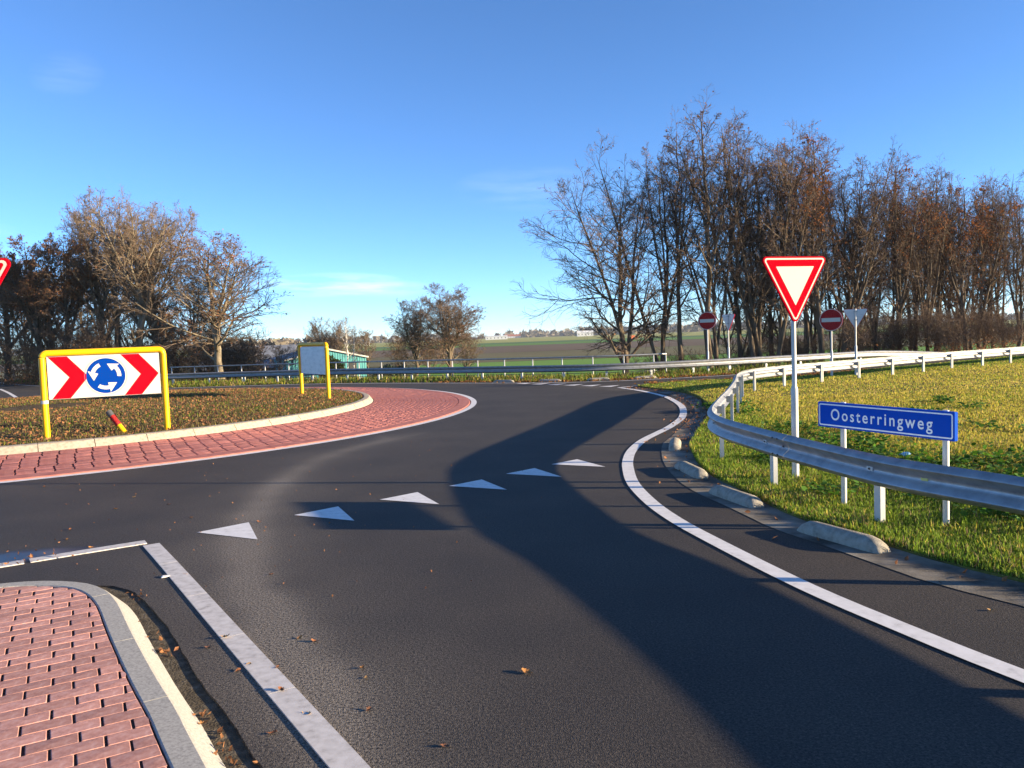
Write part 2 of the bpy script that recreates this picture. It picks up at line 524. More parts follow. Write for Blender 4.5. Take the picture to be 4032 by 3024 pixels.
# ------------------------------------------------------------------ layout curves (metres; camera stands over the origin, looks along +Y)
CX, CY = -14.35, 24.24                      # centre of the roundabout
GRASS_EDGE = [(5.6, -2.2), (4.9, 1.6), (4.42, 4.2), (3.9, 6.0), (3.69, 6.4), (3.5, 6.8), (3.37, 7.2), (3.26, 7.57), (3.1, 8.0), (2.99, 8.3), (2.91, 8.75), (2.88, 9.14), (2.82, 9.93), (2.72, 10.76),
              (2.75, 11.84), (2.86, 12.67), (3.06, 13.89), (3.45, 15.18), (3.9, 16.57), (4.29, 17.69), (4.59, 18.39), (4.96, 19.82), (5.22, 21.57), (5.42, 23.37), (5.48, 25.15), (5.22, 26.75), (4.85, 27.9), (4.55, 29.0)]
ROAD_NEAR = [(4.55, 29.0), (5.3, 29.75), (6.6, 30.0), (8.3, 30.2), (11.4, 31.4), (13.2, 32.3), (15.7, 33.8), (20, 36.8), (26, 40.6), (40, 49)]
ROAD_FAR = [(40, 53.5), (26, 45), (20, 40.9), (14, 37.2), (9.6, 34.75), (6.1, 33.75), (3.6, 33.45), (1.8, 33.9), (-.2, 34.75), (-4.3, 37.1), (-8.4, 39.2), (-12.6, 40.2), (-17, 40.6), (-21, 42), (-25, 45.5), (-30, 50.5), (-36, 57.5), (-44, 67)]
ge = spline(GRASS_EDGE, .4); rn = spline(ROAD_NEAR, 1.0)[1:]; rf = spline(ROAD_FAR, 1.0)
GUTTER = [(-.2, 2.05), (-.75, 2.95), (-1.27, 3.76), (-1.47, 4.06), (-1.65, 4.34), (-1.84, 4.6), (-2.1, 5.0), (-2.38, 5.44), (-2.72, 5.95), (-3.05, 6.4), (-3.31, 6.70), (-3.6, 6.86), (-3.95, 6.86), (-4.4, 6.78), (-5.2, 6.48), (-6.6, 5.85), (-9, 4.6)]
gut = spline(GUTTER, .12)
# ragged asphalt edge along the gutter
_n = normals2(gut); gut = gut + _n * (.012 * wob(gut[:, 0], gut[:, 1], 22, 5))[:, None] + _n * rng.normal(0, .004, len(gut))[:, None]


def ff(x):
    return np.interp(x, [-80, -40, -34, -26, -21, -16, -12, -8, -4, 0, 3.3, 6, 10, 18, 30, 60, 90], [75, 66, 60, 51.5, 46, 44.4, 43.4, 42, 40.0, 38.0, 36.4, 36.3, 37.6, 41.5, 48, 64, 80])


def gz(x, y):
    """height of the land: road level, then down the embankment to the fields"""
    d = y - ff(x)
    z = -.07 - .5 * ss(0, 6, d) - 3.98 * ss(4, 22, d)
    return z + .05 * wob(x, y, .8, 3) * ss(0, 2, d)


def vz(x, y):
    """verge right of the road: a little above the asphalt, gently uneven"""
    return .025 + .05 * ss(0, 3, x - 3.2) + .035 * wob(x, y, .9, 1) * ss(3.2, 5, x) + .012 * wob(x, y, 4, 2)

# ------------------------------------------------------------------ the land
gx = np.r_[-4000, -2500, -1500, -900, -550, -350, -220, -140, -100, np.arange(-80, 60.1, 1.5), 80, 110, 150, 220, 350, 550, 900, 1500, 2500, 4000]
gy = np.r_[-300, -120, -50, -20, np.arange(-6, 90, 1.2), 100, 120, 150, 200, 280, 400, 600, 900, 1400, 2200, 3500, 6000]
X, Y = np.meshgrid(gx, gy)
Zg = gz(X, Y)
V = np.stack([X, Y, Zg], -1).reshape(-1, 3)
nx, ny = len(gx), len(gy)
i = np.arange((nx - 1) * (ny - 1)); r_, c_ = i // (nx - 1), i % (nx - 1)
a_ = r_ * nx + c_
put("ground", new_mesh("ground", V, np.stack([a_, a_ + 1, a_ + nx + 1, a_ + nx], 1), True), M['ground'], kind="structure")


def field(name, y0, y1, cols, furrow=None, x0=-900, x1=1500, skew=.06, lift=.05):
    m = mat(name, cols[0], .95, spec=.1)
    r = noise_col(m, cols, .02, 9, stretch=(.4, 1, 1))
    if furrow:
        nt, n, l, b = nodes(m)
        w = n.new("ShaderNodeTexWave"); w.bands_direction = 'Y'; w.inputs["Scale"].default_value = furrow; w.inputs["Distortion"].default_value = 1.0; w.inputs["Detail"].default_value = 1
        t = n.new("ShaderNodeTexCoord"); l.new(t.outputs["Object"], w.inputs["Vector"])
        mu = n.new("ShaderNodeMixRGB"); mu.blend_type = 'MULTIPLY'; mu.inputs[0].default_value = .55
        l.new(r.outputs[0], mu.inputs[1]); l.new(w.outputs["Color"], mu.inputs[2]); l.new(mu.outputs[0], b.inputs["Base Color"])
    xs = np.linspace(x0, x1, 40)
    V = [(x, y0 + skew * x + 1.5 * math.sin(x * .05), -4.55 + lift) for x in xs] + [(x, y1 + skew * x + 1.5 * math.sin(x * .043 + 2), -4.55 + lift) for x in xs]
    k = len(xs)
    return put(name, new_mesh(name, V, [[i, i + 1, k + i + 1, k + i] for i in range(k - 1)]), m, kind="structure")


field("green_meadow", 66, 196, [(.11, .23, .03), (.14, .27, .036), (.155, .265, .045)], x0=-22, x1=500, lift=.06, skew=.05)
field("stubble_field", 198, 300, [(.17, .145, .06), (.21, .18, .08), (.15, .17, .05)], .09, lift=.07)
field("ploughed_field", 302, 480, [(.16, .11, .066), (.20, .14, .085)], .06, lift=.08)
field("green_field", 484, 600, [(.09, .19, .03), (.11, .22, .035)], lift=.10)
field("dark_green_field", 604, 700, [(.06, .14, .05), (.075, .16, .045)], lift=.12)
field("pale_field", 704, 1650, [(.26, .26, .055), (.30, .29, .065), (.21, .25, .055)], lift=.15, x0=-1500, x1=2200)

# ------------------------------------------------------------------ asphalt
isle_hole = [tuple(p) for p in gut] + [(-9, -2), (-.2, -2)]
outer = [tuple(p) for p in np.c_[ge[:, 0] + .35 * normals2(ge)[:, 0], ge[:, 1] + .35 * normals2(ge)[:, 1]]] + [(p[0] + .12, p[1] - .25) for p in rn] + [tuple(p) for p in rf] + [(-60, 67), (-60, -8), (6.2, -8)]
road = sheet("asphalt_road", outer, [(-5.2, 1.5, 1.6, 10.5, .11), (-5.5, -.5, 10.4, 16.5, .14), (-9, -5.5, 10.4, 13.5, .4), (-.5, 3.5, 10.4, 13.5, .4), (-9, -5.2, 3, 10.4, .25), (1.5, 3.5, 1.6, 10.4, .3), (-12, -5.5, 13.5, 36, .9), (-.5, 6, 13.5, 36, .9), (-5.5, -.5, 16.5, 36, .9), (-58, 30, 14, 60, 3)], lambda x, y: 0 * x, M['asphalt'], holes=[isle_hole], skirt=.07)
me = road.data
co = np.zeros(len(me.vertices) * 3, np.float32); me.vertices.foreach_get("co", co); co = co.reshape(-1, 3)


def dist_path(x, y, path):
    P = spline(path, .15)
    d = np.full(len(x), 1e9)
    for p in P:
        d = np.minimum(d, np.hypot(x - p[0], y - p[1]))
    return d


d1 = dist_path(co[:, 0], co[:, 1], [(-.75, 3.5), (-1.2, 4.56), (-1.68, 5.46), (-2.36, 6.91), (-2.77, 8.05), (-3.17, 9.59), (-3.39, 11.08), (-3.50, 13.0), (-3.2, 14.8), (-2.5, 16.5)])
dust = (1.2 * np.exp(-(d1 / .22) ** 2) + .45 * np.exp(-(d1 / .8) ** 2)) * (1 - .55 * ss(9, 15, co[:, 1]))
d2 = dist_path(co[:, 0], co[:, 1], [(2.2, 31.6), (3.4, 29.6), (3.9, 28.2)])
dust = dust + .6 * np.exp(-(d2 / .5) ** 2)
d3 = dist_path(co[:, 0], co[:, 1], [(-.6, 3.0), (-1.25, 4.1), (-2.1, 5.4), (-3.5, 7.5)])
dust = dust * 1.0 + .10 * np.exp(-(d3 / .5) ** 2)
dp = np.hypot((co[:, 0] + 5.6) / 1.5, ((co[:, 1] - 7.75) - .34 * (co[:, 0] + 5.6)) / .34)
wet = ss(1.05, .55, dp + .15 * wob(co[:, 0], co[:, 1], 5, 9))
d4 = dist_path(co[:, 0], co[:, 1], [(2.3, 12.4), (2.45, 10), (2.75, 8.2), (3.3, 6.6), (4.2, 5.2)])
d5 = dist_path(co[:, 0], co[:, 1], [(5.0, 21), (4.7, 19.6), (4.2, 18), (3.4, 16.2), (2.9, 14.6)])
dirt = .35 * np.exp(-(d4 / .25) ** 2) + .85 * np.exp(-(d5 / .55) ** 2)
ca = me.color_attributes.new("Col", 'FLOAT_COLOR', 'POINT')
cc = np.zeros((len(co), 4), np.float32); cc[:, 0] = np.clip(dust * (.75 + .35 * wob(co[:, 0], co[:, 1], 3, 8)), 0, 1); cc[:, 1] = wet; cc[:, 2] = np.clip(dirt, 0, 1); cc[:, 3] = 1
ca.data.foreach_set("color", cc.ravel())

# gutter floor beside the traffic island
ribbon("gutter", spline(GUTTER, .3), -.25, .6, -.014, M['dirt'])

# weathered concrete strip under the half-round blocks
ci = spline([(5.2, -2.2), (4.5, 1.6), (4.0, 4.1), (3.58, 5.5), (3.24, 6.06), (3.05, 6.6), (2.86, 7.2), (2.6, 7.93), (2.5, 8.5), (2.4, 9.1), (2.25, 9.9), (2.2, 10.8), (2.3, 12.3), (2.62, 14.1), (2.95, 15.06), (3.6, 16.9), (4.2, 18.6), (4.6, 20.2), (4.85, 21.8), (4.97, 23.4), (4.9, 25.1), (4.7, 26.4)], .4)
gi = np.c_[ge[:-5, 0] + .12 * normals2(ge)[:-5, 0], ge[:-5, 1] + .12 * normals2(ge)[:-5, 1]]
sheet("concrete_strip", [tuple(p) for p in ci[::-1]] + [tuple(p) for p in gi], [(2, 6, 2, 27, .6)], lambda x, y: 0 * x + .005, M['concrete'])

# ------------------------------------------------------------------ painted markings
EDGE = [(5.2, -.5), (3.75, 2.4), (2.87, 4.4), (2.57, 5.16), (2.21, 6.23), (1.81, 7.92), (1.67, 8.71), (1.6, 9.4), (1.57, 10.25), (1.59, 10.9), (1.66, 11.63), (1.76, 12.4), (1.96, 13.4), (2.24, 14.35), (2.5, 15.04), (2.85, 15.79), (3.23, 16.61), (3.6, 17.55), (3.92, 18.5), (4.24, 19.85), (4.49, 21.31), (4.62, 22.9), (4.65, 24.4), (4.5, 26.05), (4.25, 27.5), (3.87, 29.0)]
edge = spline(EDGE, .25)
ribbon("edge_line", edge, -.085, .085, .009, M['white'])
ang = np.linspace(-2.3, 2.9, 260)
ringp = np.c_[CX + 13.16 * np.cos(ang), CY + 13.16 * np.sin(ang)]
ribbon("island_edge_line", ringp, -.085, .085, .005, M['white'])
ribbon("far_edge_line", spline([(26, 44.2), (20, 40.2), (14, 36.6), (9.5, 34.2), (6.1, 33.2), (3.6, 32.95), (1.8, 33.35), (-.2, 34.2), (-4.3, 36.6), (-8.4, 38.75), (-12.6, 39.7), (-17, 40.05), (-20, 41)], .5), -.07, .07, .005, M['white'])
ribbon("near_edge_line", spline([(4.0, 29.15), (5.2, 29.95), (6.6, 30.25), (8.3, 30.5), (11.4, 31.75), (13.2, 32.7), (15.7, 34.2), (20, 37.2), (26, 41)], .5), -.06, .06, .0055, M['white'])
ribbon("side_road_line", spline([(-29.5, 46.1), (-26, 41.3), (-22.9, 36.9)], .5), -.08, .08, .005, M['white'])
ribbon("side_road_line", spline([(-38, 58.5), (-31.5, 51.2), (-28.2, 47.9)], .5), -.07, .07, .005, M['white'])
tooth = new_mesh("give_way_triangle", [(-.30, 0, .005), (.30, 0, .005), (0, -.85, .005)], [[0, 2, 1]])
rowd = math.atan2(.68, .74)
for k, (x, y) in enumerate([(-3.31, 8.92), (-2.43, 9.63), (-1.53, 10.37), (-.70, 11.14), (.08, 11.95), (.79, 12.66)]):
    put("give_way_triangle", tooth, M['white'], loc=(x, y, 0), rotz=rowd + .01, kind="structure")
rowd2 = math.atan2(29.6 - 33.3, 3.55 - .3)
for k, t in enumerate(np.linspace(0, 1, 6)):
    put("give_way_triangle", tooth, M['white'], loc=(.35 + 3.1 * t, 33.35 - 3.6 * t, 0), rotz=rowd2 + PI, kind="structure")

# ------------------------------------------------------------------ central island: apron of brick-pattern concrete, kerb, mound
isle = bpy.data.objects.new("central_island", None); COL.objects.link(isle); isle.location = (CX, CY, 0); isle["kind"] = "structure"


def ring_mesh(name, prof, a0, a1, n):
    """prof = (r,z) list swept from angle a0 to a1"""
    A = np.linspace(a0, a1, n); k = len(prof)
    V = [(r * math.cos(a), r * math.sin(a), z) for a in A for r, z in prof]
    F = [[i * k + j, (i + 1) * k + j, (i + 1) * k + j + 1, i * k + j + 1] for i in range(n - 1) for j in range(k - 1)]
    return V, F


def az_(r):
    return .012 + (13.0 - r) / 3.05 * .07        # height of the apron's bed


V, F = ring_mesh("a", [(13.02, -.05), (13.02, .012), (12.6, az_(12.6) - .004), (9.9, az_(9.9) - .004), (9.7, .07)], -2.4, 2.6, 200)
put("apron_bed", new_mesh("apron_bed", V, F), M['apronbed'], isle)
nseg = 9
for k in range(nseg):
    a0 = -2.4 + 5.0 * k / nseg; a1 = -2.4 + 5.0 * (k + 1) / nseg - .0008
    V, F = ring_mesh("e", [(13.045, -.04), (13.04, .018), (13.02, .026), (12.70, .038), (12.685, .02)], a0, a1, 26)
    put("apron_edge_band", new_mesh("apron_edge_band", V, F), M['aproned'], isle)
# the bricks of the apron
BL, BH = .29, .134
rows = []
r = 12.605
bl = []
ri = 0
while r > 10.04:
    nb = int(round(2 * PI * r / BL)); off = (.5 if ri % 2 else 0) + rng.uniform(-.04, .04)
    for j in range(nb):
        a = (j + off) / nb * 2 * PI
        a = (a + PI) % (2 * PI) - PI
        if -2.35 < a < 2.0:
            bl.append((r, a))
    r -= BH; ri += 1
bl = np.array(bl)
bx, by = bl[:, 0] * np.cos(bl[:, 1]), bl[:, 0] * np.sin(bl[:, 1])
wx, wy = bx + CX, by + CY
inview = (np.abs(wx) < .655 * wy - .1)
depth = np.where(inview, np.hypot(wx, wy), 1e6)
order = np.argsort(depth)


def brick_verts(L, W, H, b=.008):
    l, w = L / 2 - .006, W / 2 - .005
    return np.array([(-l, -w, 0), (l, -w, 0), (l, w, 0), (-l, w, 0), (-l + b, -w + b, H), (l - b, -w + b, H), (l - b, w - b, H), (-l + b, w - b, H)])


BF = np.array([[4, 5, 6, 7], [0, 1, 5, 4], [1, 2, 6, 5], [2, 3, 7, 6], [3, 0, 4, 7]])
bv = brick_verts(BL - .016, BH + .004, .021, .003)
abrick = [new_mesh("brick", bv + np.r_[np.zeros((4, 3)), rng.normal(0, .0018, (4, 3))], BF) for _ in range(5)]
for q, k in enumerate(order[:300]):
    r, a = bl[k]
    o = put("brick", abrick[q % 5], M['apron'], isle, loc=(bx[k], by[k], az_(r) - .004))
    tilt = math.atan2(.07, 3.05)
    o.rotation_euler = (tilt, 0, a + PI / 2)
rest = order[300:]
ct, st = -np.sin(bl[rest, 1]), np.cos(bl[rest, 1])
N = len(rest)
vv = np.broadcast_to(bv, (N, 8, 3)) + np.r_[np.zeros((4, 3)), np.ones((4, 3))][None] * rng.normal(0, .0018, (N, 8, 3))
VX = bx[rest][:, None] + vv[:, :, 0] * ct[:, None] - vv[:, :, 1] * st[:, None]
VY = by[rest][:, None] + vv[:, :, 0] * st[:, None] + vv[:, :, 1] * ct[:, None]
VZ = az_(bl[rest, 0])[:, None] - .004 + vv[:, :, 2] - 0 * VX
FF = (BF[None] + (np.arange(N) * 8)[:, None, None]).reshape(-1, 4)
put("bricks_beyond", new_mesh("bricks_beyond", np.stack([VX, VY, VZ], -1), FF), M['apron'], isle, kind="stuff")
# kerb stones round the mound
nst = 62
kp = [(9.98, .05), (9.97, .09), (9.87, .225), (9.84, .24), (9.70, .245), (9.68, .23), (9.68, .1)]
for k in range(nst):
    a = 2 * PI * k / nst
    w = 2 * PI / nst - .0012
    V, F = ring_mesh("k", kp, -w / 2, w / 2, 6)
    kk = len(kp); F.append(list(range(kk))); F.append(list(range(5 * kk, 6 * kk))[::-1])
    if k == 0:
        kme = [new_mesh("kerb_stone", np.array(V) + rng.normal(0, .0015, (len(V), 3)), F) for _ in range(4)]
    o = put("kerb_stone", kme[k % 4], M['kerb'], isle)
    o.rotation_euler = (0, 0, a + .02)


def mound(rr):
    return .21 + .16 * ss(9.7, 5.5, rr)


A, Rr = np.meshgrid(np.linspace(0, 2 * PI, 121), np.linspace(.01, 9.72, 45))
mxx, myy = Rr * np.cos(A), Rr * np.sin(A)
mz = mound(Rr) + .02 * wob(mxx, myy, 1.6, 4) * ss(9.7, 9.2, Rr)
V = np.stack([mxx, myy, mz], -1).reshape(-1, 3)
i = np.arange(44 * 120); a_ = (i // 120) * 121 + i % 120
put("island_mound", new_mesh("island_mound", V, np.stack([a_, a_ + 121, a_ + 122, a_ + 1], 1), True), M['islesoil'], isle)

# ------------------------------------------------------------------ traffic island in the foreground
split = bpy.data.objects.new("traffic_island", None); COL.objects.link(split); split["kind"] = "structure"
KT = [(-.45, 2.05), (-1.05, 2.93), (-1.46, 3.56), (-1.67, 3.88), (-1.87, 4.19), (-2.16, 4.61), (-2.46, 5.06), (-2.74, 5.49), (-3.0, 5.90), (-3.16, 6.13), (-3.34, 6.35), (-3.57, 6.54), (-3.84, 6.64), (-4.11, 6.67), (-4.4, 6.62), (-5.2, 6.33), (-6.6, 5.7), (-9, 4.45)]
kt = spline(KT, .05)
dk = np.r_[0, np.cumsum(np.hypot(*np.diff(kt, axis=0).T))]
# kerb stones: break where the photo's joints fall
brk = [0]
for jx, jy in [(-.75, 2.48), (-1.38, 3.44), (-1.98, 4.35), (-2.59, 5.25), (-3.24, 6.22), (-4.3, 6.64), (-5.3, 6.28), (-6.3, 5.84)]:
    brk.append(int(np.argmin(np.hypot(kt[:, 0] - jx, kt[:, 1] - jy))))
brk.append(len(kt) - 1)
NK = normals2(kt)                     # travel goes up the island's right side and round its nose: right = road side
kprof = [(.135, -.05), (.125, -.01), (.014, .105), (-.004, .119), (-.125, .121), (-.135, .112), (-.135, .02)]
for a, b in zip(brk[:-1], brk[1:]):
    seg = kt[a:b + 1].copy(); nn = NK[a:b + 1]
    t0 = (seg[1] - seg[0]); t1 = (seg[-1] - seg[-2])
    seg[0] += t0 / np.linalg.norm(t0) * .003; seg[-1] -= t1 / np.linalg.norm(t1) * .003
    step = 3
    idx = sorted(set(list(range(0, len(seg), step)) + [len(seg) - 1]))
    V = [(seg[i, 0] + nn[i, 0] * d, seg[i, 1] + nn[i, 1] * d, z) for i in idx for d, z in kprof]
    k = len(kprof)
    F = [[i * k + j, i * k + j + 1, (i + 1) * k + j + 1, (i + 1) * k + j] for i in range(len(idx) - 1) for j in range(k - 1)]
    F.append(list(range(k))[::-1]); F.append(list(range((len(idx) - 1) * k, len(idx) * k)))
    me_ = new_mesh("kerb_stone", V, F)
    bm = bmesh.new(); bm.from_mesh(me_); bmesh.ops.recalc_face_normals(bm, faces=bm.faces[:]); bm.to_mesh(me_); bm.free()
    put("kerb_stone", me_, M['greykerb'], split)
inner = [tuple(p) for p in (kt - NK * .138 * 1.0)[::4]]
ipoly = inner + [(-9, 2.05)]
bed = sheet("brick_bed", ipoly, [], lambda x, y: 0 * x + .104, M['jointshade'], kind=None); bed.parent = split  # bed takes the painted joint shadow colour too
BW, BD = .2425, .122
bdir = math.atan2(.12, .213); cb_, sb_ = math.cos(bdir), math.sin(bdir)
TOPZ = .118


def brick_block(poly, h):
    """straight-sided block over a convex outline (local x,y): chamfered top, sides coloured dark as joint shadow"""
    n = len(poly); c = np.mean(poly, 0)
    inn = c + (np.array(poly) - c) * .965
    V = [(x, y, -h) for x, y in poly] + [(x, y, -.003) for x, y in poly] + [(x, y, rng.normal(0, .0006)) for x, y in inn] + [(c[0] + rng.normal(0, .015), c[1], rng.normal(.001, .0008))]
    F = [[i, (i + 1) % n, n + (i + 1) % n, n + i] for i in range(n)] + [[n + i, n + (i + 1) % n, 2 * n + (i + 1) % n, 2 * n + i] for i in range(n)] + [[2 * n + i, 2 * n + (i + 1) % n, 3 * n] for i in range(n)]
    me = new_mesh("brick", V, F)
    me.materials.append(M['brick']); me.materials.append(M['jointshade'])
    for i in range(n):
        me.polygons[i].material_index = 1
    return me


hl, hw = BW / 2 - .0068, BD / 2 - .0020
fbrick = []
for q in range(10):
    j = lambda k: rng.normal(0, .0016)
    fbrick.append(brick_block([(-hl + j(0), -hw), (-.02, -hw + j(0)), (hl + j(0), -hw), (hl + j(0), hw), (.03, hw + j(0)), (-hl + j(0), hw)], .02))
ki = (kt - NK * .145)
cand = []
bo = np.array((-3.02, 4.79)) + np.array((cb_, sb_)) * BW / 2 + np.array((-sb_, cb_)) * BD / 2
for rw in range(-26, 26):
    for cl in range(-24, 22):
        lx = (cl + (.5 if rw % 2 else 0)) * BW + .012 * math.sin(rw * 1.7); ly = rw * BD
        x = bo[0] + lx * cb_ - ly * sb_; y = bo[1] + lx * sb_ + ly * cb_
        if y > 2.3 and x > -.66 * y - .5:
            cand.append((x, y))
corners = np.array([(-hl, -hw), (hl, -hw), (hl, hw), (-hl, hw)])
nb_ = 0
for x, y in sorted(cand, key=lambda q: q[0] ** 2 + q[1] ** 2):
    wc = np.stack([x + corners[:, 0] * cb_ - corners[:, 1] * sb_, y + corners[:, 0] * sb_ + corners[:, 1] * cb_], 1)
    poly = corners.copy(); cut = False
    i0 = int(np.argmin(np.hypot(ki[:, 0] - x, ki[:, 1] - y)))
    for i in (i0, max(0, i0 - 3), min(len(ki) - 1, i0 + 3)):
        # keep the side away from the kerb
        nl = np.array([NK[i, 0] * cb_ + NK[i, 1] * sb_, -NK[i, 0] * sb_ + NK[i, 1] * cb_])
        pl = np.array([(ki[i, 0] - x) * cb_ + (ki[i, 1] - y) * sb_, -(ki[i, 0] - x) * sb_ + (ki[i, 1] - y) * cb_])
        dsg = (poly - pl) @ nl
        if (dsg > 0).any():
            cut = True; out = []
            for k in range(len(poly)):
                a_, b2 = poly[k], poly[(k + 1) % len(poly)]; da, db = dsg[k], dsg[(k + 1) % len(poly)]
                if da <= 0: out.append(a_)
                if (da <= 0) != (db <= 0): out.append(a_ + (b2 - a_) * da / (da - db))
            poly = np.array(out)
            if len(poly) < 3: break
    if len(poly) < 3 or nb_ >= 300:
        continue
    e1 = np.roll(poly, -1, 0); area = .5 * abs((poly[:, 0] * e1[:, 1] - e1[:, 0] * poly[:, 1]).sum())
    if area < .0012:
        continue
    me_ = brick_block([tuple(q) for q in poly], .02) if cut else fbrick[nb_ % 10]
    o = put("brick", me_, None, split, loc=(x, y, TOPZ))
    o.rotation_euler = (rng.normal(0, .006), rng.normal(0, .004), bdir)
    nb_ += 1

# white concrete band along the island side of the lane
bandp = spline([(-.3, 2.88), (-.85, 3.735), (-1.42, 4.6), (-2.06, 5.57), (-2.69, 6.53), (-3.36, 7.55), (-3.82, 8.24)], .05)
band = bpy.data.objects.new("white_band", None); COL.objects.link(band); band["kind"] = "structure"
bk = [0] + [int(np.argmin(np.hypot(bandp[:, 0] - x, bandp[:, 1] - y))) for x, y in [(-1.42, 4.58), (-2.06, 5.52), (-2.69, 6.47), (-3.36, 7.49)]] + [len(bandp) - 1]
for a, b in zip(bk[:-1], bk[1:]):
    s_ = bandp[a:b + 1]; 
    if b != len(bandp) - 1: s_ = np.vstack([s_[:-1], s_[-1] - (s_[-1] - s_[-2]) * .06])
    ribbon("band_stone", s_[[0, len(s_) // 2, -1]], -.08, .08, .009, M['band'], band, kind=None, thick=.06)
bandq = spline([(-3.93, 8.36), (-4.45, 8.02), (-5.02, 7.62), (-5.9, 7.1), (-7.2, 6.4)], .05)
bk = [0, 22, 46, 68, len(bandq) - 1]
for a, b in zip(bk[:-1], bk[1:]):
    s_ = bandq[a:b]
    ribbon("band_stone", s_[[0, len(s_) // 3, 2 * len(s_) // 3, -1]], -.08, .08, .009, M['band'], band, kind=None, thick=.06)

# ------------------------------------------------------------------ verge right of the lane
vpoly = [tuple(p) for p in ge] + [tuple(p) for p in rn] + [(60, 60), (60, -3), (5.7, -3)]
sheet("grass_verge", vpoly, [(2.5, 9, 2.5, 14, .3), (3, 22, 14, 38, .6), (9, 58, -2, 58, 2.5)], vz, M['verge'], skirt=.12)

# ------------------------------------------------------------------ guardrails
WB = [(.012, 0), (.030, .012), (.076, .042), (.083, .058), (.076, .075), (.022, .118), (.006, .138), (.002, .155), (.006, .172), (.022, .192), (.076, .235), (.083, .252), (.076, .268), (.030, .298), (.012, .310)]
WBc = WB + [(d - .005, z) for d, z in WB[::-1]]


def w_beam(P, N, Z0):
    """closed W profile swept along P; N = towards traffic, Z0 = height of the lower edge"""
    k = len(WBc); n = len(P)
    V = [(P[i, 0] + N[i, 0] * d, P[i, 1] + N[i, 1] * d, Z0[i] + z) for i in range(n) for d, z in WBc]
    F = [[i * k + j, i * k + (j + 1) % k, (i + 1) * k + (j + 1) % k, (i + 1) * k + j] for i in range(n - 1) for j in range(k)]
    F += [list(range(k))[::-1], list(range((n - 1) * k, n * k))]
    return new_mesh("beam", V, F)


def cpost(h):
    t, w, d = .006, .095, .055
    poly = [(-w / 2, 0), (w / 2, 0), (w / 2, d), (w / 2 - .025, d), (w / 2 - .025, d - t), (w / 2 - t, d - t), (w / 2 - t, t), (-w / 2 + t, t), (-w / 2 + t, d - t), (-w / 2 + .025, d - t), (-w / 2 + .025, d), (-w / 2, d)]
    n = len(poly)
    V = [(x, y, -.35) for x, y in poly] + [(x, y, h) for x, y in poly]
    F = [[i, (i + 1) % n, n + (i + 1) % n, n + i] for i in range(n)] + [list(range(n, 2 * n))]
    return new_mesh("post", V, F)


bolt_me = MB().tube([(0, 0, 0), (0, -.012, 0)], [.012, .010], 6).mesh("bolt")


wash_me = MB().box(-.045, .045, -.008, 0, -.022, .022).mesh("washer")


def guardrail(root, path, side, top, gfun, beam_len=4.0, post_gap=2.0, bolts_to=-1, start=0.0):
    """side +1: traffic to the right of travel. path 2-D, gfun gives the ground, top the height of the rail's upper edge above it"""
    P = spline(path, .12); N = normals2(P) * side
    d = np.r_[0, np.cumsum(np.hypot(*np.diff(P, axis=0).T))]
    G = np.array([gfun(x, y) for x, y in P]); G = np.convolve(np.pad(G, 12, 'edge'), np.ones(25) / 25, 'valid')
    Z0 = G + top - .31
    a = 0.0; q = 0
    while a < d[-1] - .3:
        b = min(a + beam_len, d[-1])
        e = np.linspace(a + (.002 if a else 0), b - .002, 18)
        ip = lambda q: np.interp(e, d, q)
        bo_ = put("beam", w_beam(np.c_[ip(P[:, 0]), ip(P[:, 1])], np.c_[ip(N[:, 0]), ip(N[:, 1])], ip(Z0)), M['steel'], root)
        auto_smooth(bo_, 45)
        if q < bolts_to:
            for s, dz in ((.10, .058), (.10, .252), (.24, .058), (.24, .252), (.17, .155)):
                i = int(np.argmin(np.abs(d - (a + s))))
                dd = .083 if dz != .155 else .003
                o = put("bolt", bolt_me, M['bolt'], bo_, loc=(P[i, 0] + N[i, 0] * (dd + .001), P[i, 1] + N[i, 1] * (dd + .001), Z0[i] + dz))
                o.rotation_euler = (0, 0, math.atan2(N[i, 1], N[i, 0]) + PI / 2)
        a = b; q += 1
    pm = cpost(top - .06); brm = MB().box(-.05, .05, -.005, .07, -.06, .06).mesh("bracket")
    s = start if not hasattr(start, '__len__') else d[int(np.argmin(np.hypot(P[:, 0] - start[0], P[:, 1] - start[1])))] % post_gap
    while s < d[-1]:
        i = int(np.argmin(np.abs(d - s)))
        ang_ = math.atan2(N[i, 1], N[i, 0]) + PI / 2
        o = put("post", pm, M['post'], root, loc=(P[i, 0] - N[i, 0] * .075, P[i, 1] - N[i, 1] * .075, G[i]))
        o.rotation_euler = (0, 0, ang_)
        o2 = put("bracket", brm, M['steel'], root, loc=(P[i, 0] - N[i, 0] * .068, P[i, 1] - N[i, 1] * .068, Z0[i] + .155))
        o2.rotation_euler = (0, 0, ang_ + PI)
        if bolts_to > 0 and P[i, 1] < 26:
            o3 = put("washer", wash_me, M['post'], root, loc=(P[i, 0] + N[i, 0] * .004, P[i, 1] + N[i, 1] * .004, Z0[i] + .155)); o3.rotation_euler = (0, 0, ang_)
            o4 = put("bolt", bolt_me, M['bolt'], root, loc=(P[i, 0] + N[i, 0] * .013, P[i, 1] + N[i, 1] * .013, Z0[i] + .155)); o4.rotation_euler = (0, 0, ang_)
        s += post_gap


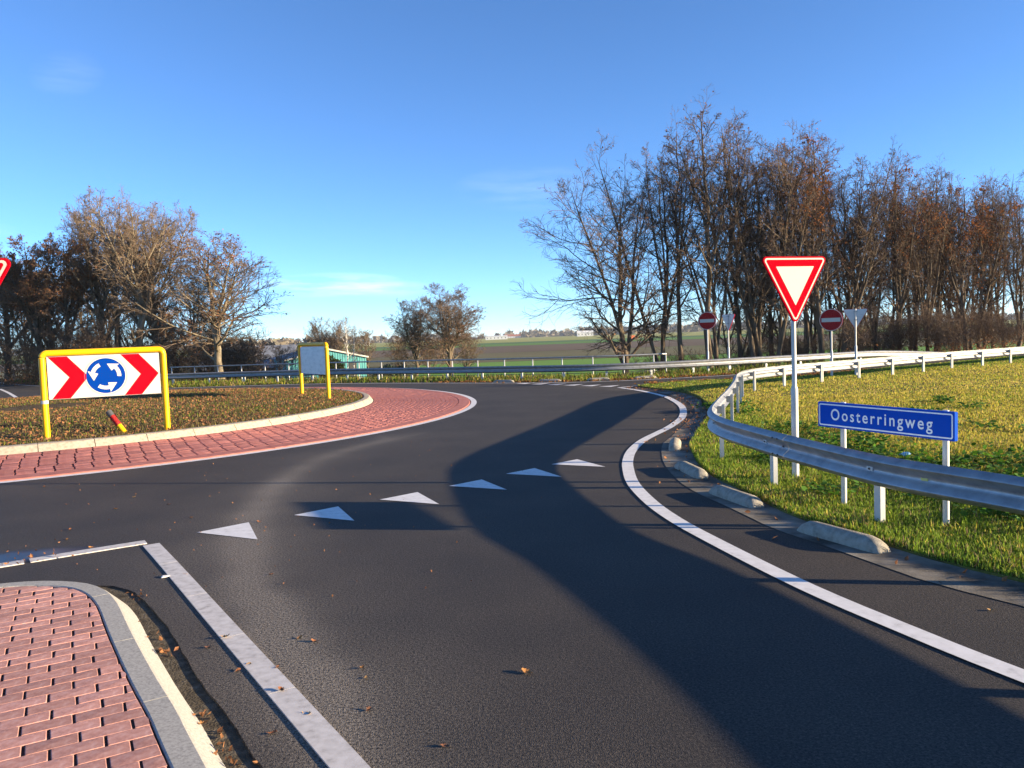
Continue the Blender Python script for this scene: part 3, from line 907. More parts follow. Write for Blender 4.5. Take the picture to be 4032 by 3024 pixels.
g1 = thing("guardrail", "galvanised two-wave guardrail bending round the grassy corner in front of the blue name sign", "guardrail")
guardrail(g1, [(6.1, -2.2), (5.35, 1.6), (4.95, 3.6), (4.55, 5.1), (4.13, 6.4), (3.62, 7.6), (3.33, 9.0), (3.14, 10.3), (3.03, 11.6), (3.2, 12.8), (3.78, 14.6), (4.62, 17.0), (5.48, 19.6), (6.25, 22.1), (6.95, 23.8), (7.95, 25.1), (9.6, 26.5), (11.2, 27.6), (13.5, 29.2), (17, 31.6), (21.5, 34.3), (32, 41)], -1, .75, lambda x, y: 0.0, bolts_to=9, post_gap=2.14, start=(3.47, 7.94))
M['sticker'] = mat('yellow_sticker', (.62, .55, .16), .5)
o = MB().box(-.035, .035, -.004, 0, -.012, .012).build("sticker", M['sticker'], g1, loc=(3.742, 7.255, .594)); o.rotation_euler = (0, 0, math.atan2(-.45, -.89) + PI / 2)
g2 = thing("guardrail", "long straight guardrail across the far side of the roundabout, shaded blue in the middle", "guardrail")
guardrail(g2, [(-20.5, 43.2), (-16, 42.7), (-12.2, 41.9), (-8.3, 40.7), (-4.3, 38.6), (-.6, 36.7), (2.0, 35.5), (4.0, 35.05), (6, 35.2), (9.0, 36.0), (13.8, 37.9), (18, 39.9), (24, 43.4), (34, 50)], 1, .70, lambda x, y: -.06 - .5 * float(ss(17, 27, np.array(x))), post_gap=2.0, start=.3)

# railing behind the far guardrail
rl = thing("railing", "thin grey tube railing on slim posts behind the far guardrail", "railing")
RP = spline([(-19, 44.6), (-12.9, 43.3), (-8.6, 42.0), (-4.4, 39.9), (-.6, 38.0), (2.4, 36.9), (4.6, 36.5), (7.15, 36.85)], .2)
dR = np.r_[0, np.cumsum(np.hypot(*np.diff(RP, axis=0).T))]
MB().tube([(p[0], p[1], .93) for p in np.vstack([RP[:-1:4], RP[-1:]])], .035, 8).build("top_rail", M['steel'], rl, True)
MB().tube([(p[0], p[1], .18) for p in RP[::4]], .014, 6).build("lower_rail", M['bolt'], rl, True)
pm_ = MB().tube([(0, 0, -.5), (0, 0, .92)], .028, 8).mesh("post", True)
for s in list(np.arange(.1, dR[-1] - .3, 1.42)) + [dR[-1] - .03]:
    put("post", pm_, M['post'], rl, loc=(np.interp(s, dR, RP[:, 0]), np.interp(s, dR, RP[:, 1]), 0))

# ------------------------------------------------------------------ half-round concrete blocks
def block_mesh(L, W, H):
    sec = []
    xs = [-L / 2, -L / 2 + .04, -L / 2 + .10, -L / 2 + .17, 0, L / 2 - .17, L / 2 - .10, L / 2 - .04, L / 2]
    hs = [.22, .62, .90, 1, 1, 1, .90, .62, .22]; ws = [.72, .88, .97, 1, 1, 1, .97, .88, .72]
    V = []; n = 13
    for x, h, w in zip(xs, hs, ws):
        for j in range(n):
            t = PI * j / (n - 1)
            V.append((x, -math.cos(t) * W / 2 * w, (abs(math.sin(t)) ** .8) * H * h - (.02 if j in (0, n - 1) else 0)))
    V = np.array(V); V[:, 2] += rng.normal(0, .0015, len(V)) * (V[:, 2] > .01)
    F = [[i * n + j, i * n + j + 1, (i + 1) * n + j + 1, (i + 1) * n + j] for i in range(len(xs) - 1) for j in range(n - 1)]
    F += [list(range(n))[::-1], list(range((len(xs) - 1) * n, len(xs) * n))]
    me = new_mesh("concrete_block", V, F, True)
    bm = bmesh.new(); bm.from_mesh(me); bmesh.ops.recalc_face_normals(bm, faces=bm.faces[:]); bm.to_mesh(me); bm.free()
    return me


bme = [block_mesh(1.0, .21, .118) for _ in range(3)]
for k, (x, y, dx, dy, lb) in enumerate([
        (2.80, 13.85, .22, .97, "short-looking half-round concrete block, farthest of the four on the near kerb strip"),
        (2.50, 11.30, .12, -.99, "half-round concrete block seen end-on, second from the far end of the near kerb strip"),
        (2.60, 9.40, .26, -.96, "half-round concrete block on the near kerb strip, left of the nearest one"),
        (3.05, 7.44, .40, -.91, "nearest and longest-looking half-round concrete block, below the blue name sign"),
        (-.35, 34.75, .89, -.45, "leftmost half-round block below the far guardrail"),
        (1.62, 34.05, .95, -.25, "second half-round block from the left below the far guardrail"),
        (3.65, 33.72, 1, .0, "third half-round block from the left below the far guardrail"),
        (5.65, 33.85, .98, .15, "rightmost half-round block below the far guardrail")]):
    o = put("concrete_block", bme[k % 3], M['block'], loc=(x, y, .004), rotz=math.atan2(dy, dx))
    tag(o, lb, "concrete block", "half-round kerb blocks")

# ------------------------------------------------------------------ signs (built facing -Y in their own space)
def tri_pts(side, rad, inset=0.0, n=6, cz=0.0):
    """point-down triangle with rounded corners, in x,z; inset shrinks it"""
    h = side * math.sqrt(3) / 2
    inr = side / (2 * math.sqrt(3)); k = (inr - inset) / inr
    rad = max(rad - inset * .8, .004)
    cor = [(-side / 2, inr), (0, inr - h), (side / 2, inr)]
    cor = [(x * k, z * k) for x, z in cor]
    out = []
    for i in range(3):
        p = Vector(cor[i]); a = (Vector(cor[i - 1]) - p).normalized(); b = (Vector(cor[(i + 1) % 3]) - p).normalized()
        bis = (a + b).normalized(); c = p + bis * (rad * 2)
        a0 = math.atan2(*reversed((p + a * rad * math.sqrt(3) - c))); a1 = math.atan2(*reversed((p + b * rad * math.sqrt(3) - c)))
        dlt = (a1 - a0 + PI) % (2 * PI) - PI
        out += [(c.x + rad * math.cos(a0 + dlt * t), c.y + rad * math.sin(a0 + dlt * t) + cz) for t in np.linspace(0, 1, n)]
    return out


def steel_pole(parent, top, base_h, r0=.030, r1=.045):
    MB().tube([(0, 0, -.4), (0, 0, base_h), (0, 0, base_h + .04), (0, 0, base_h + .05)], [r1, r1, r0 + .004, r0], 16).build("pole_base", M['post'], parent, False)
    auto_smooth(parent.children[-1] if parent.children else bpy.data.objects["pole_base"], 40)
    o = MB().tube([(0, 0, base_h + .05), (0, 0, top)], r0, 16).build("pole", M['post'], parent); auto_smooth(o, 40)


def yield_sign(label, loc, normal, cz, side=.92, base_h=1.15, group=None):
    rz = math.atan2(normal[0], -normal[1])
    t = thing("yield_sign", label, "traffic sign", loc, rz, group)
    steel_pole(t, cz + .27, base_h)
    y = -.045
    b = MB().prism(tri_pts(side, .05, 0, cz=cz), y, y + .028).build("sign_plate", M['red'], t)
    MB().flat(tri_pts(side, .05, .012, cz=cz), y + .0305).build("sign_back", M['alu'], t)
    MB().flat(tri_pts(side, .05, .020, cz=cz), y - .002).build("white_rim", M['signwhite'], t)
    MB().flat(tri_pts(side, .05, .042, cz=cz), y - .004).build("red_border", M['red'], t)
    MB().flat(tri_pts(side, .05, .128, cz=cz), y - .006).build("white_field", M['signwhite'], t)
    for dz in (.17, -.15):
        MB().box(-.06, .06, y + .028, y + .085, cz + dz - .018, cz + dz + .018).build("clamp", M['steel'], t)
    return t


yield_sign("large red and white give-way triangle on a tall pole behind the near guardrail", (3.67, 10.39, .06), (.30, -.95), 2.57, 1.02)
yield_sign("give-way triangle cut off by the left edge of the picture", (-4.70, 6.9, .1), (.20, -.98), 2.50)
yield_sign("grey back of a give-way triangle behind the far guardrail, nearly edge-on", (9.95, 36.6, -.05), (.90, .44), 2.42)
yield_sign("grey back of a give-way triangle right of the large give-way sign, behind the near rail", (13.05, 30.3, 0), (.30, .95), 2.30)


def circle_pts(r, cx=0, cz=0, n=40):
    return [(cx + r * math.cos(2 * PI * i / n), cz + r * math.sin(2 * PI * i / n)) for i in range(n)]


def no_entry(label, loc, normal, cz, dia=.82):
    t = thing("no_entry_sign", label, "traffic sign", loc, math.atan2(normal[0], -normal[1]))
    steel_pole(t, cz + .3, 1.0)
    r = dia / 2; y = -.045
    MB().prism(circle_pts(r, 0, cz), y, y + .028).build("sign_plate", M['redold'], t)
    MB().ring(circle_pts(r - .008, 0, cz), circle_pts(r - .03, 0, cz), y - .002).build("white_rim", M['signwhite'], t)
    MB().flat([(-r * .8, cz - .075), (r * .8, cz - .075), (r * .8, cz + .075), (-r * .8, cz + .075)], y - .003).build("white_bar", M['signwhite'], t)
    MB().flat(circle_pts(r - .01, 0, cz)[::-1], y + .0305).build("sign_back", M['alu'], t)
    for dz in (.17, -.15):
        MB().box(-.06, .06, y + .028, y + .085, cz + dz - .018, cz + dz + .018).build("clamp", M['steel'], t)


no_entry("round red no-entry sign among trunks, left of the large give-way sign", (8.95, 36.4, -.05), (-.45, -.89), 2.42)
no_entry("round red no-entry sign just right of the large give-way triangle's tip", (12.05, 30.1, 0), (-.55, -.83), 2.18, .84)


def rounded(x0, x1, z0, z1, r, n=6):
    out = []
    for cx, cz, a in ((x1 - r, z1 - r, 0), (x0 + r, z1 - r, 90), (x0 + r, z0 + r, 180), (x1 - r, z0 + r, 270)):
        out += [(cx + r * math.cos(math.radians(a + t)), cz + r * math.sin(math.radians(a + t))) for t in np.linspace(0, 90, n)]
    return out


# street name sign
SL = Vector((3.66, 8.84)); SR = Vector((4.18, 7.70))
sdir = (SR - SL).normalized()
st_ = thing("street_name_sign", "long blue street name sign on two posts behind the near guardrail", "street sign", (SL.x, SL.y, .03), math.atan2(sdir.y, sdir.x))
span = (SR - SL).length
x0, x1, z0, z1 = -.29, span + .15, .86, 1.14
for x in (0, span):
    o = MB().tube([(x, 0, -.4), (x, 0, z1 + .005)], .03, 14).build("post", M['post'], st_); auto_smooth(o, 40)
o = MB().prism(rounded(x0, x1, z0, z1, .008, 3)[::-1], -.075, -.033).build("board", M['blueboard'], st_)
MB().ring(rounded(x0 + .018, x1 - .018, z0 + .018, z1 - .018, .022), rounded(x0 + .032, x1 - .032, z0 + .032, z1 - .032, .012), -.0775).build("white_border", M['letter'], st_)
cu = bpy.data.curves.new("lettering", 'FONT')
cu.body = "Oosterringweg"
cu.size = .176; cu.space_character = 1.32; cu.offset = .0022; cu.extrude = 0.0
to = bpy.data.objects.new("lettering", cu); COL.objects.link(to)
dg = bpy.context.evaluated_depsgraph_get()
tm = bpy.data.meshes.new_from_object(to.evaluated_get(dg))
bpy.data.objects.remove(to)
tv = np.zeros(len(tm.vertices) * 3, np.float32); tm.vertices.foreach_get("co", tv); tv = tv.reshape(-1, 3)
wid = tv[:, 0].max() - tv[:, 0].min()
tlen = 1.27
tv[:, 0] = (tv[:, 0] - tv[:, 0].min()) * tlen / wid
nv = np.c_[tv[:, 0] + x0 + .19, np.full(len(tv), -.0785), tv[:, 1] + z0 + .088]
tm.vertices.foreach_set("co", nv.astype(np.float32).ravel()); tm.update()
tm.materials.clear()
o = put("lettering", tm, M['letter'], st_)


# roundabout panels
def arc_arrow(r, w, a0, a1, hw, hl, cx, cz, n=10):
    """arrow along an arc of radius r, counter-clockwise from a0 to a1 (radians)"""
    A = np.linspace(a0, a1, n)
    out = [(cx + (r + w / 2) * math.cos(a), cz + (r + w / 2) * math.sin(a)) for a in A]
    e = a1; tip = e + hl / r
    out += [(cx + (r + hw / 2) * math.cos(e), cz + (r + hw / 2) * math.sin(e)), (cx + r * math.cos(tip), cz + r * math.sin(tip)), (cx + (r - hw / 2) * math.cos(e), cz + (r - hw / 2) * math.sin(e))]
    out += [(cx + (r - w / 2) * math.cos(a), cz + (r - w / 2) * math.sin(a)) for a in A[::-1]]
    return out


def panel_sign(label, left, right, z):
    """left/right: post feet as seen from the front"""
    L, R = Vector(left), Vector(right); d = (R - L); W = d.length
    t = thing("roundabout_panel", label, "traffic sign", (L.x, L.y, z), math.atan2(d.y, d.x))
    H = 1.715; rr = .10; r = .066
    arcL = [(rr - rr * math.cos(a), 0, H - rr + rr * math.sin(a)) for a in np.linspace(0, PI / 2, 7)]
    arcR = [(W - rr + rr * math.sin(a), 0, H - rr + rr * math.cos(a)) for a in np.linspace(0, PI / 2, 7)]
    o = MB().tube([(0, 0, -.3), (0, 0, .75)] + arcL + arcR + [(W, 0, .75), (W, 0, -.3)], r, 18).build("frame", M['yellow'], t); auto_smooth(o, 40)
    bx0, bx1, bz0, bz1 = .085, W - .085, .74, 1.64
    MB().box(bx0, bx1, -.02, .012, bz0, bz1).build("board", M['alu'], t)
    y = -.0225
    MB().flat([(bx0 + .004, bz0 + .004), (bx1 - .004, bz0 + .004), (bx1 - .004, bz1 - .004), (bx0 + .004, bz1 - .004)], y).build("white_face", M['signwhite'], t)
    zc = (bz0 + bz1) / 2; hh = (bz1 - bz0) / 2 - .006
    for cx0 in (bx0 + .02, bx1 - .765):
        wv = .36; tp = .40
        MB().flat([(cx0, zc + hh), (cx0 + tp - .02, zc), (cx0 + .04, zc - hh), (cx0 + .04 + wv - .02, zc - hh), (cx0 + tp + wv - .02, zc), (cx0 + wv, zc + hh)][::-1], y - .002).build("red_chevron", M['red'], t)
    dx = (bx0 + bx1) / 2 + .012
    R_ = .412
    MB().ring(circle_pts(R_, dx, zc, 64), circle_pts(R_ - .008, dx, zc, 64), y - .003).build("disc_rim", M['greyline'], t)
    dk_ = MB().flat(circle_pts(R_ - .035, dx, zc, 64), y - .003).build("blue_disc", M['blue'], t)
    for k in range(3):
        a0 = math.radians(-5 + 120 * k); a1 = a0 + math.radians(47)
        MB().flat(arc_arrow(.258, .078, a0, a1, .21, .185, dx, zc), y - .0055).build("white_arrow", M['signwhite'], dk_)
    return t, W


p1, W1 = panel_sign("wide yellow-framed panel with red chevrons and a blue roundabout disc", (-9.8, 16.75), (-7.72, 17.8), .30)
MB().tube([(0, 0, .66), (0, 0, .73)], .0735, 18, False).build("grey_sticker", M['post'], p1)
p2, W2 = panel_sign("yellow-framed panel seen from its grey back at the island's right end", (-5.83, 25.38), (-7.23, 27.48), .26)

# broken marker post leaning on the island
bp = thing("broken_marker_post", "leaning stub of a red and yellow marker post on the island", "marker post", (-8.62, 17.55, .3), 0)
ax = Vector((-.62, .18, .76)).normalized()
o = MB().tube([ax * -.1, ax * .10], .058, 14).build("yellow_foot", M['yellow'], bp); auto_smooth(o, 40)
o = MB().tube([ax * .102, ax * .2, ax * .36], [.062, .058, .06], 14).build("red_sleeve", M['redold'], bp); auto_smooth(o, 40)
o = MB().tube([ax * .362, ax * .50, ax * .50, ax * .42], [.062, .068, .058, .054], 14, False).build("torn_top", M['rubber'], bp); auto_smooth(o, 40)

# white marker posts on the far left verge
for k, (x, y, lb) in enumerate([(-35.5, 57.2, "small white marker post at the wood's edge, far left")]):
    t = thing("marker_post", lb, "marker post", (x, y, float(gz(np.array(x), np.array(y)))))
    MB().box(-.06, .06, -.04, .04, -.2, .85).build("shaft", M['signwhite'], t, bevel=.012)
    MB().box(-.062, .062, -.042, .042, .60, .70).build("dark_band", M['rubber'], t)

# ------------------------------------------------------------------ trees
def tubes(P, R, S):
    """P (N,K,3), R (N,K) -> verts, quads"""
    N, K, _ = P.shape
    T = np.gradient(P, axis=1); T /= np.linalg.norm(T, axis=2, keepdims=True) + 1e-9
    ref = np.where(np.abs(T[..., 2:3]) > .9, np.array([1., .1, 0]), np.array([.1, .05, 1.]))
    U = np.cross(T, ref); U /= np.linalg.norm(U, axis=2, keepdims=True); W = np.cross(T, U)
    a = np.arange(S) * 2 * PI / S
    V = P[:, :, None, :] + R[:, :, None, None] * (U[:, :, None, :] * np.cos(a)[None, None, :, None] + W[:, :, None, :] * np.sin(a)[None, None, :, None])
    idx = np.arange(N * K * S).reshape(N, K, S)
    A = idx[:, :-1]; B = idx[:, 1:]
    F = np.stack([A, np.roll(A, -1, 2), np.roll(B, -1, 2), B], -1).reshape(-1, 4)
    return V.reshape(-1, 3), F


def sprout(g, P, R, n, t0, t1, ang, angsd, length, K, up, wig, rfac, rtip, tpow=1.0, az=None):
    """children on every polyline; length(t) scales the parent's own length"""
    N, K0, _ = P.shape
    pi_ = np.repeat(np.arange(N), n); M_ = len(pi_)
    t = t0 + (t1 - t0) * ((np.tile(np.arange(n), N) + g.uniform(0, 1, M_)) / n) ** tpow
    s = t * (K0 - 1); i = np.minimum(s.astype(int), K0 - 2); f = (s - i)[:, None]
    base = P[pi_, i] * (1 - f) + P[pi_, i + 1] * f
    T = P[pi_, i + 1] - P[pi_, i]; T /= np.linalg.norm(T, axis=1, keepdims=True) + 1e-9
    rr = R[pi_, i] * (1 - f[:, 0]) + R[pi_, i + 1] * f[:, 0]
    plen = np.linalg.norm(np.diff(P, axis=1), axis=2).sum(1)[pi_]
    ref = np.where(np.abs(T[:, 2:3]) > .9, np.array([1., .1, 0]), np.array([0., .05, 1.]))
    U = np.cross(T, ref); U /= np.linalg.norm(U, axis=1, keepdims=True); W = np.cross(T, U)
    if az is None:
        phi = np.tile(np.arange(n), N) * 2.4 + g.uniform(0, 6.28, N)[pi_] + g.normal(0, .5, M_)
    else:
        phi = az(M_)
    th = np.clip(g.normal(ang, angsd, M_), .12, 1.7)[:, None]
    D = T * np.cos(th) + (U * np.cos(phi)[:, None] + W * np.sin(phi)[:, None]) * np.sin(th)
    L = plen * length(t) * g.uniform(.7, 1.2, M_)
    Q = np.zeros((M_, K, 3)); Q[:, 0] = base
    st = (L / (K - 1))[:, None]
    for k in range(1, K):
        D = D + np.array([0, 0, up]) / (K - 1) + g.normal(0, wig, (M_, 3)) / math.sqrt(K - 1)
        D /= np.linalg.norm(D, axis=1, keepdims=True)
        Q[:, k] = Q[:, k - 1] + D * st
    r0 = np.minimum(rr * rfac, rr * .95)
    q = np.linspace(0, 1, K)[None, :]
    Rn = r0[:, None] * (1 - q) ** .8 + rtip * q
    return Q, np.maximum(Rn, rtip * .8), pi_


def make_tree(seed, H, r0, style):
    """returns meshes: trunk (with limbs), crown (branches and twigs), leaves or None"""
    g = np.random.default_rng(seed)
    st = dict(first=.22, leaders=3, lead_ang=.3, lead_t=(.25, .6), nb=11, blen=.30, bang=.85, bup=.35, n2=8, n3=7, n4=4, wig=.28, leaf=0, lean=(0, 0), crown_r=None, leafc=0, n1b=14, leaft=0.0, rt=.0058)
    st.update(style)
    K = 12
    P0 = np.zeros((1, K, 3)); q = np.linspace(0, 1, K)
    P0[0, :, 2] = q * H * .93
    P0[0, :, 0] = st['lean'][0] * H * q ** 1.3 + np.cumsum(g.normal(0, .007, K)) * H; P0[0, :, 1] = st['lean'][1] * H * q ** 1.3 + np.cumsum(g.normal(0, .007, K)) * H
    P0[0, :, :2] -= P0[0, 0, :2]
    P0[0, 0, 2] = -.5
    R0 = (r0 * ((1 - q) ** .75 * .95 + .05 * (1 - q) ** 6 * 6) + .012)[None]
    stems = [(P0, R0)]
    if st['leaders']:
        PL, RL, _ = sprout(g, P0, R0, st['leaders'], *st['lead_t'], st['lead_ang'], .08, lambda t: (1.0 - t) * 1.02, 10, .22, .10, .74, .010)
        stems.append((PL, RL))
    limbs = []; br = []
    # main branches on every stem
    for (P, R), nb, t0 in zip(stems, (st['n1b'], st['nb']), (st['first'], .12)):
        def ln(t, P=P):
            return st['blen'] * (np.sin(np.clip((t - st['first'] * .6) / (1.02 - st['first'] * .6), 0, 1) ** .62 * PI * .92 + .14) * .85 + .18) * (1.0 if P is P0 else 1.25)
        Q, Rq, _ = sprout(g, P, R, nb, t0, .97, st['bang'], .16, ln, 8, st['bup'], st['wig'], .55, .009)
        limbs.append((Q, Rq))
    for Q, Rq in limbs:
        br.append(sprout(g, Q, Rq, st['n2'], .15, .98, .72, .2, lambda t: .52 * (1.08 - t * .6), 6, .18, .34, .62, .008)[:2])
    tw = []
    for P, R in stems:           # thin shoots straight off the stems
        br.append(sprout(g, P, R, 14, .45, .99, .7, .2, lambda t: .10 + 0 * t, 6, .3, .3, .3, .007)[:2])
    for Q, Rq in br:
        tw.append(sprout(g, Q, Rq, st['n3'], .12, 1.0, .68, .22, lambda t: .50 * (1.1 - t * .5), 4, .12, .36, .7, st['rt'])[:2])
    fi = []
    for Q, Rq in tw:
        fi.append(sprout(g, Q, Rq, st['n4'], .2, 1.0, .62, .25, lambda t: .55 + 0 * t, 3, .1, .3, .85, st['rt'] * .85)[:2])
    Vt, Ft = [], []; k = 0
    for (P, R), S in [(s, 9) for s in stems] + [(l, 5) for l in limbs]:
        v, f = tubes(P, R, S); Vt.append(v); Ft.append(f + k); k += len(v)
    trunk = new_mesh("trunk", np.vstack(Vt), np.vstack(Ft), True)
    Vc, Fc = [], []; k = 0
    for (P, R), S in [(s, 4) for s in br] + [(s, 3) for s in tw] + [(s, 3) for s in fi]:
        v, f = tubes(P, R, S); Vc.append(v); Fc.append(f + k); k += len(v)
    crown = new_mesh("crown", np.vstack(Vc), np.vstack(Fc), False)
    leaves = None
    if st['leaf']:
        tips = np.vstack([Q[:, -1] for Q, _ in fi] + [Q[:, 1] for Q, _ in fi])
        # leaves stay in patches
        w_ = wob(tips[:, 0] + tips[:, 1] * .5, tips[:, 2] + tips[:, 1] * .6, .9, seed)
        pr = np.clip(.35 + w_ * 1.1 + (tips[:, 2] / H - .55) * st['leaft'], .02, None); pr /= pr.sum()
        c = tips[g.choice(len(tips), min(st['leaf'], len(tips)), replace=False, p=pr)] + g.normal(0, .05, (min(st['leaf'], len(tips)), 3))
        leaves = leaf_cloud("leaves", c, g, st['leafc'])
    return trunk, crown, leaves


LEAFC = [np.array([(.26, .095, .03), (.33, .13, .04), (.18, .07, .03)]), np.array([(.27, .12, .055), (.34, .16, .07), (.19, .09, .045)]), np.array([(.30, .15, .05), (.25, .11, .035), (.18, .08, .03)]),
         np.array([(.03, .05, .012), (.045, .07, .018), (.02, .035, .01)]), np.array([(.30, .24, .03), (.38, .30, .04), (.2, .17, .03)])]


def leaf_cloud(name, c, g, ci, size=(.05, .085)):
    n = len(c)
    u = g.normal(0, 1, (n, 3)); u /= np.linalg.norm(u, axis=1, keepdims=True)
    w = np.cross(u, g.normal(0, 1, (n, 3))); w /= np.linalg.norm(w, axis=1, keepdims=True)
    s = g.uniform(*size, n)[:, None]
    nrm = np.cross(u, w)
    V = np.stack([c - u * s, c + w * s * .55 + nrm * s * .2, c + u * s, c - w * s * .55 + nrm * s * .2], 1).reshape(-1, 3)
    F = np.arange(n * 4).reshape(-1, 4)
    pal = LEAFC[ci]; col = pal[g.integers(0, len(pal), n)] * g.uniform(.75, 1.25, (n, 1))
    return new_mesh(name, V, F, False, np.repeat(col, 4, 0))


VAR = {}
VAR['tall'] = make_tree(11, 16.5, .15, dict(first=.30, leaders=2, lead_ang=.22, lead_t=(.35, .6), nb=10, n1b=18, blen=.20, bang=.75, bup=.55, n2=7, n3=5, n4=3, leaf=260, leafc=1, leaft=2.5))
VAR['edge'] = make_tree(12, 12.2, .16, dict(first=.10, leaders=2, lead_ang=.28, lead_t=(.12, .3), nb=13, n1b=20, blen=.36, bang=.95, bup=.35, n2=8, n3=6, n4=4, wig=.34, leaf=60, leafc=1, lean=(-.05, 0)))
VAR['rowa'] = make_tree(13, 14.6, .125, dict(first=.3, leaders=4, lead_ang=.22, lead_t=(.03, .5), nb=8, n1b=13, blen=.22, bang=.75, bup=.5, n2=7, n3=5, n4=3, leaf=330, leafc=1, leaft=2.6))
VAR['rowb'] = make_tree(14, 13.4, .12, dict(first=.25, leaders=4, lead_ang=.24, lead_t=(.02, .45), nb=8, n1b=13, blen=.24, bang=.8, bup=.5, n2=7, n3=5, n4=3, leaf=120, leafc=1, leaft=1.0))
VAR['rowc'] = make_tree(15, 13.0, .13, dict(first=.22, leaders=3, lead_ang=.26, lead_t=(.05, .5), nb=9, n1b=12, blen=.25, bang=.8, bup=.45, n2=7, n3=5, n4=3, leaf=1700, leafc=0, leaft=2.0))
VAR['oak'] = make_tree(16, 13.2, .26, dict(first=.14, leaders=4, lead_ang=.42, lead_t=(.16, .5), nb=11, n1b=13, blen=.32, bang=.75, bup=.45, n2=8, n3=6, n4=4, wig=.22, leaf=450, leafc=1, leaft=.5))
VAR['oakb'] = make_tree(17, 10.0, .17, dict(first=.16, leaders=2, lead_ang=.35, lead_t=(.2, .45), nb=11, n1b=17, blen=.42, bang=.9, bup=.38, n2=8, n3=6, n4=4, wig=.24, leaf=900, leafc=0, leaft=.3))
VAR['leafy'] = make_tree(18, 10.2, .22, dict(first=.15, leaders=4, lead_ang=.42, lead_t=(.2, .5), nb=9, n1b=12, blen=.34, bang=.9, bup=.3, n2=7, n3=6, n4=4, leaf=9000, leafc=1, leaft=1.2))
VAR['round'] = make_tree(19, 13.4, .24, dict(first=.20, leaders=4, lead_ang=.40, lead_t=(.2, .4), nb=11, n1b=12, blen=.33, bang=.8, bup=.4, n2=8, n3=7, n4=4, wig=.28, leaf=2500, leafc=1, leaft=-1, rt=.012))
VAR['small'] = make_tree(20, 7.0, .12, dict(first=.15, leaders=3, lead_ang=.4, lead_t=(.15, .4), nb=8, n1b=9, blen=.40, bang=.85, bup=.4, n2=7, n3=6, n4=3, leaf=150, leafc=1, rt=.010))
VAR['slim'] = make_tree(23, 9.0, .10, dict(first=.3, leaders=1, lead_ang=.2, lead_t=(.3, .5), nb=7, n1b=9, blen=.26, bang=.7, bup=.4, n2=5, n3=4, n4=3, rt=.009))
VAR['shrub'] = make_tree(21, 3.2, .05, dict(first=.05, leaders=5, lead_ang=.55, lead_t=(.04, .25), nb=8, n1b=8, blen=.5, bang=.8, bup=.4, n2=6, n3=4, n4=2, leaf=500, leafc=1))
VARH = {k: max(v.co.z for v in VAR[k][1].vertices) for k in VAR}
_OLD = dict(tall=16.5, edge=12.2, rowa=14.6, rowb=13.4, rowc=13.0, oak=13.2, oakb=10.0, leafy=10.2, round=13.4, small=7.0, shrub=3.2)


def tree(var, x, y, H, label, group, bark='darkbark', twig='darktwig', rot=None, width=1.0, name="tree", leaf=True, dz=0.0):
    tr, cr_, lv = VAR[var]
    z = float(gz(np.array(x), np.array(y))) + dz
    H = H - z if H < 0 else H
    t = thing(name, label, "tree", (x, y, z), rng.uniform(0, 6.28) if rot is None else rot, group)
    s = H / VARH[var]; t.scale = (s * width, s * width, s)
    for nm, me_, mm_ in (("trunk", tr, bark), ("crown", cr_, twig)) + ((("leaves", lv, 'leaf'),) if lv and leaf else ()):
        o = bpy.data.objects.new(nm, me_); COL.objects.link(o); o.parent = t
        if len(me_.materials) == 0:
            me_.materials.append(M[mm_])
        o.material_slots[0].link = 'OBJECT'; o.material_slots[0].material = M[mm_]
    return t


F_ = 3153.0


def top_h(sx, sy, Y, x):
    """height of a tree at distance Y whose top stands sy rows down the photograph"""
    return (1319 - .036 * (sx - 2009) - sy) / F_ * Y + 2.05 - float(gz(np.array(x), np.array(Y)))



def px(sx, Y):       # metres right of the axis for a bearing measured on the photograph's level line
    return (sx - 2016 - 7) / F_ * Y


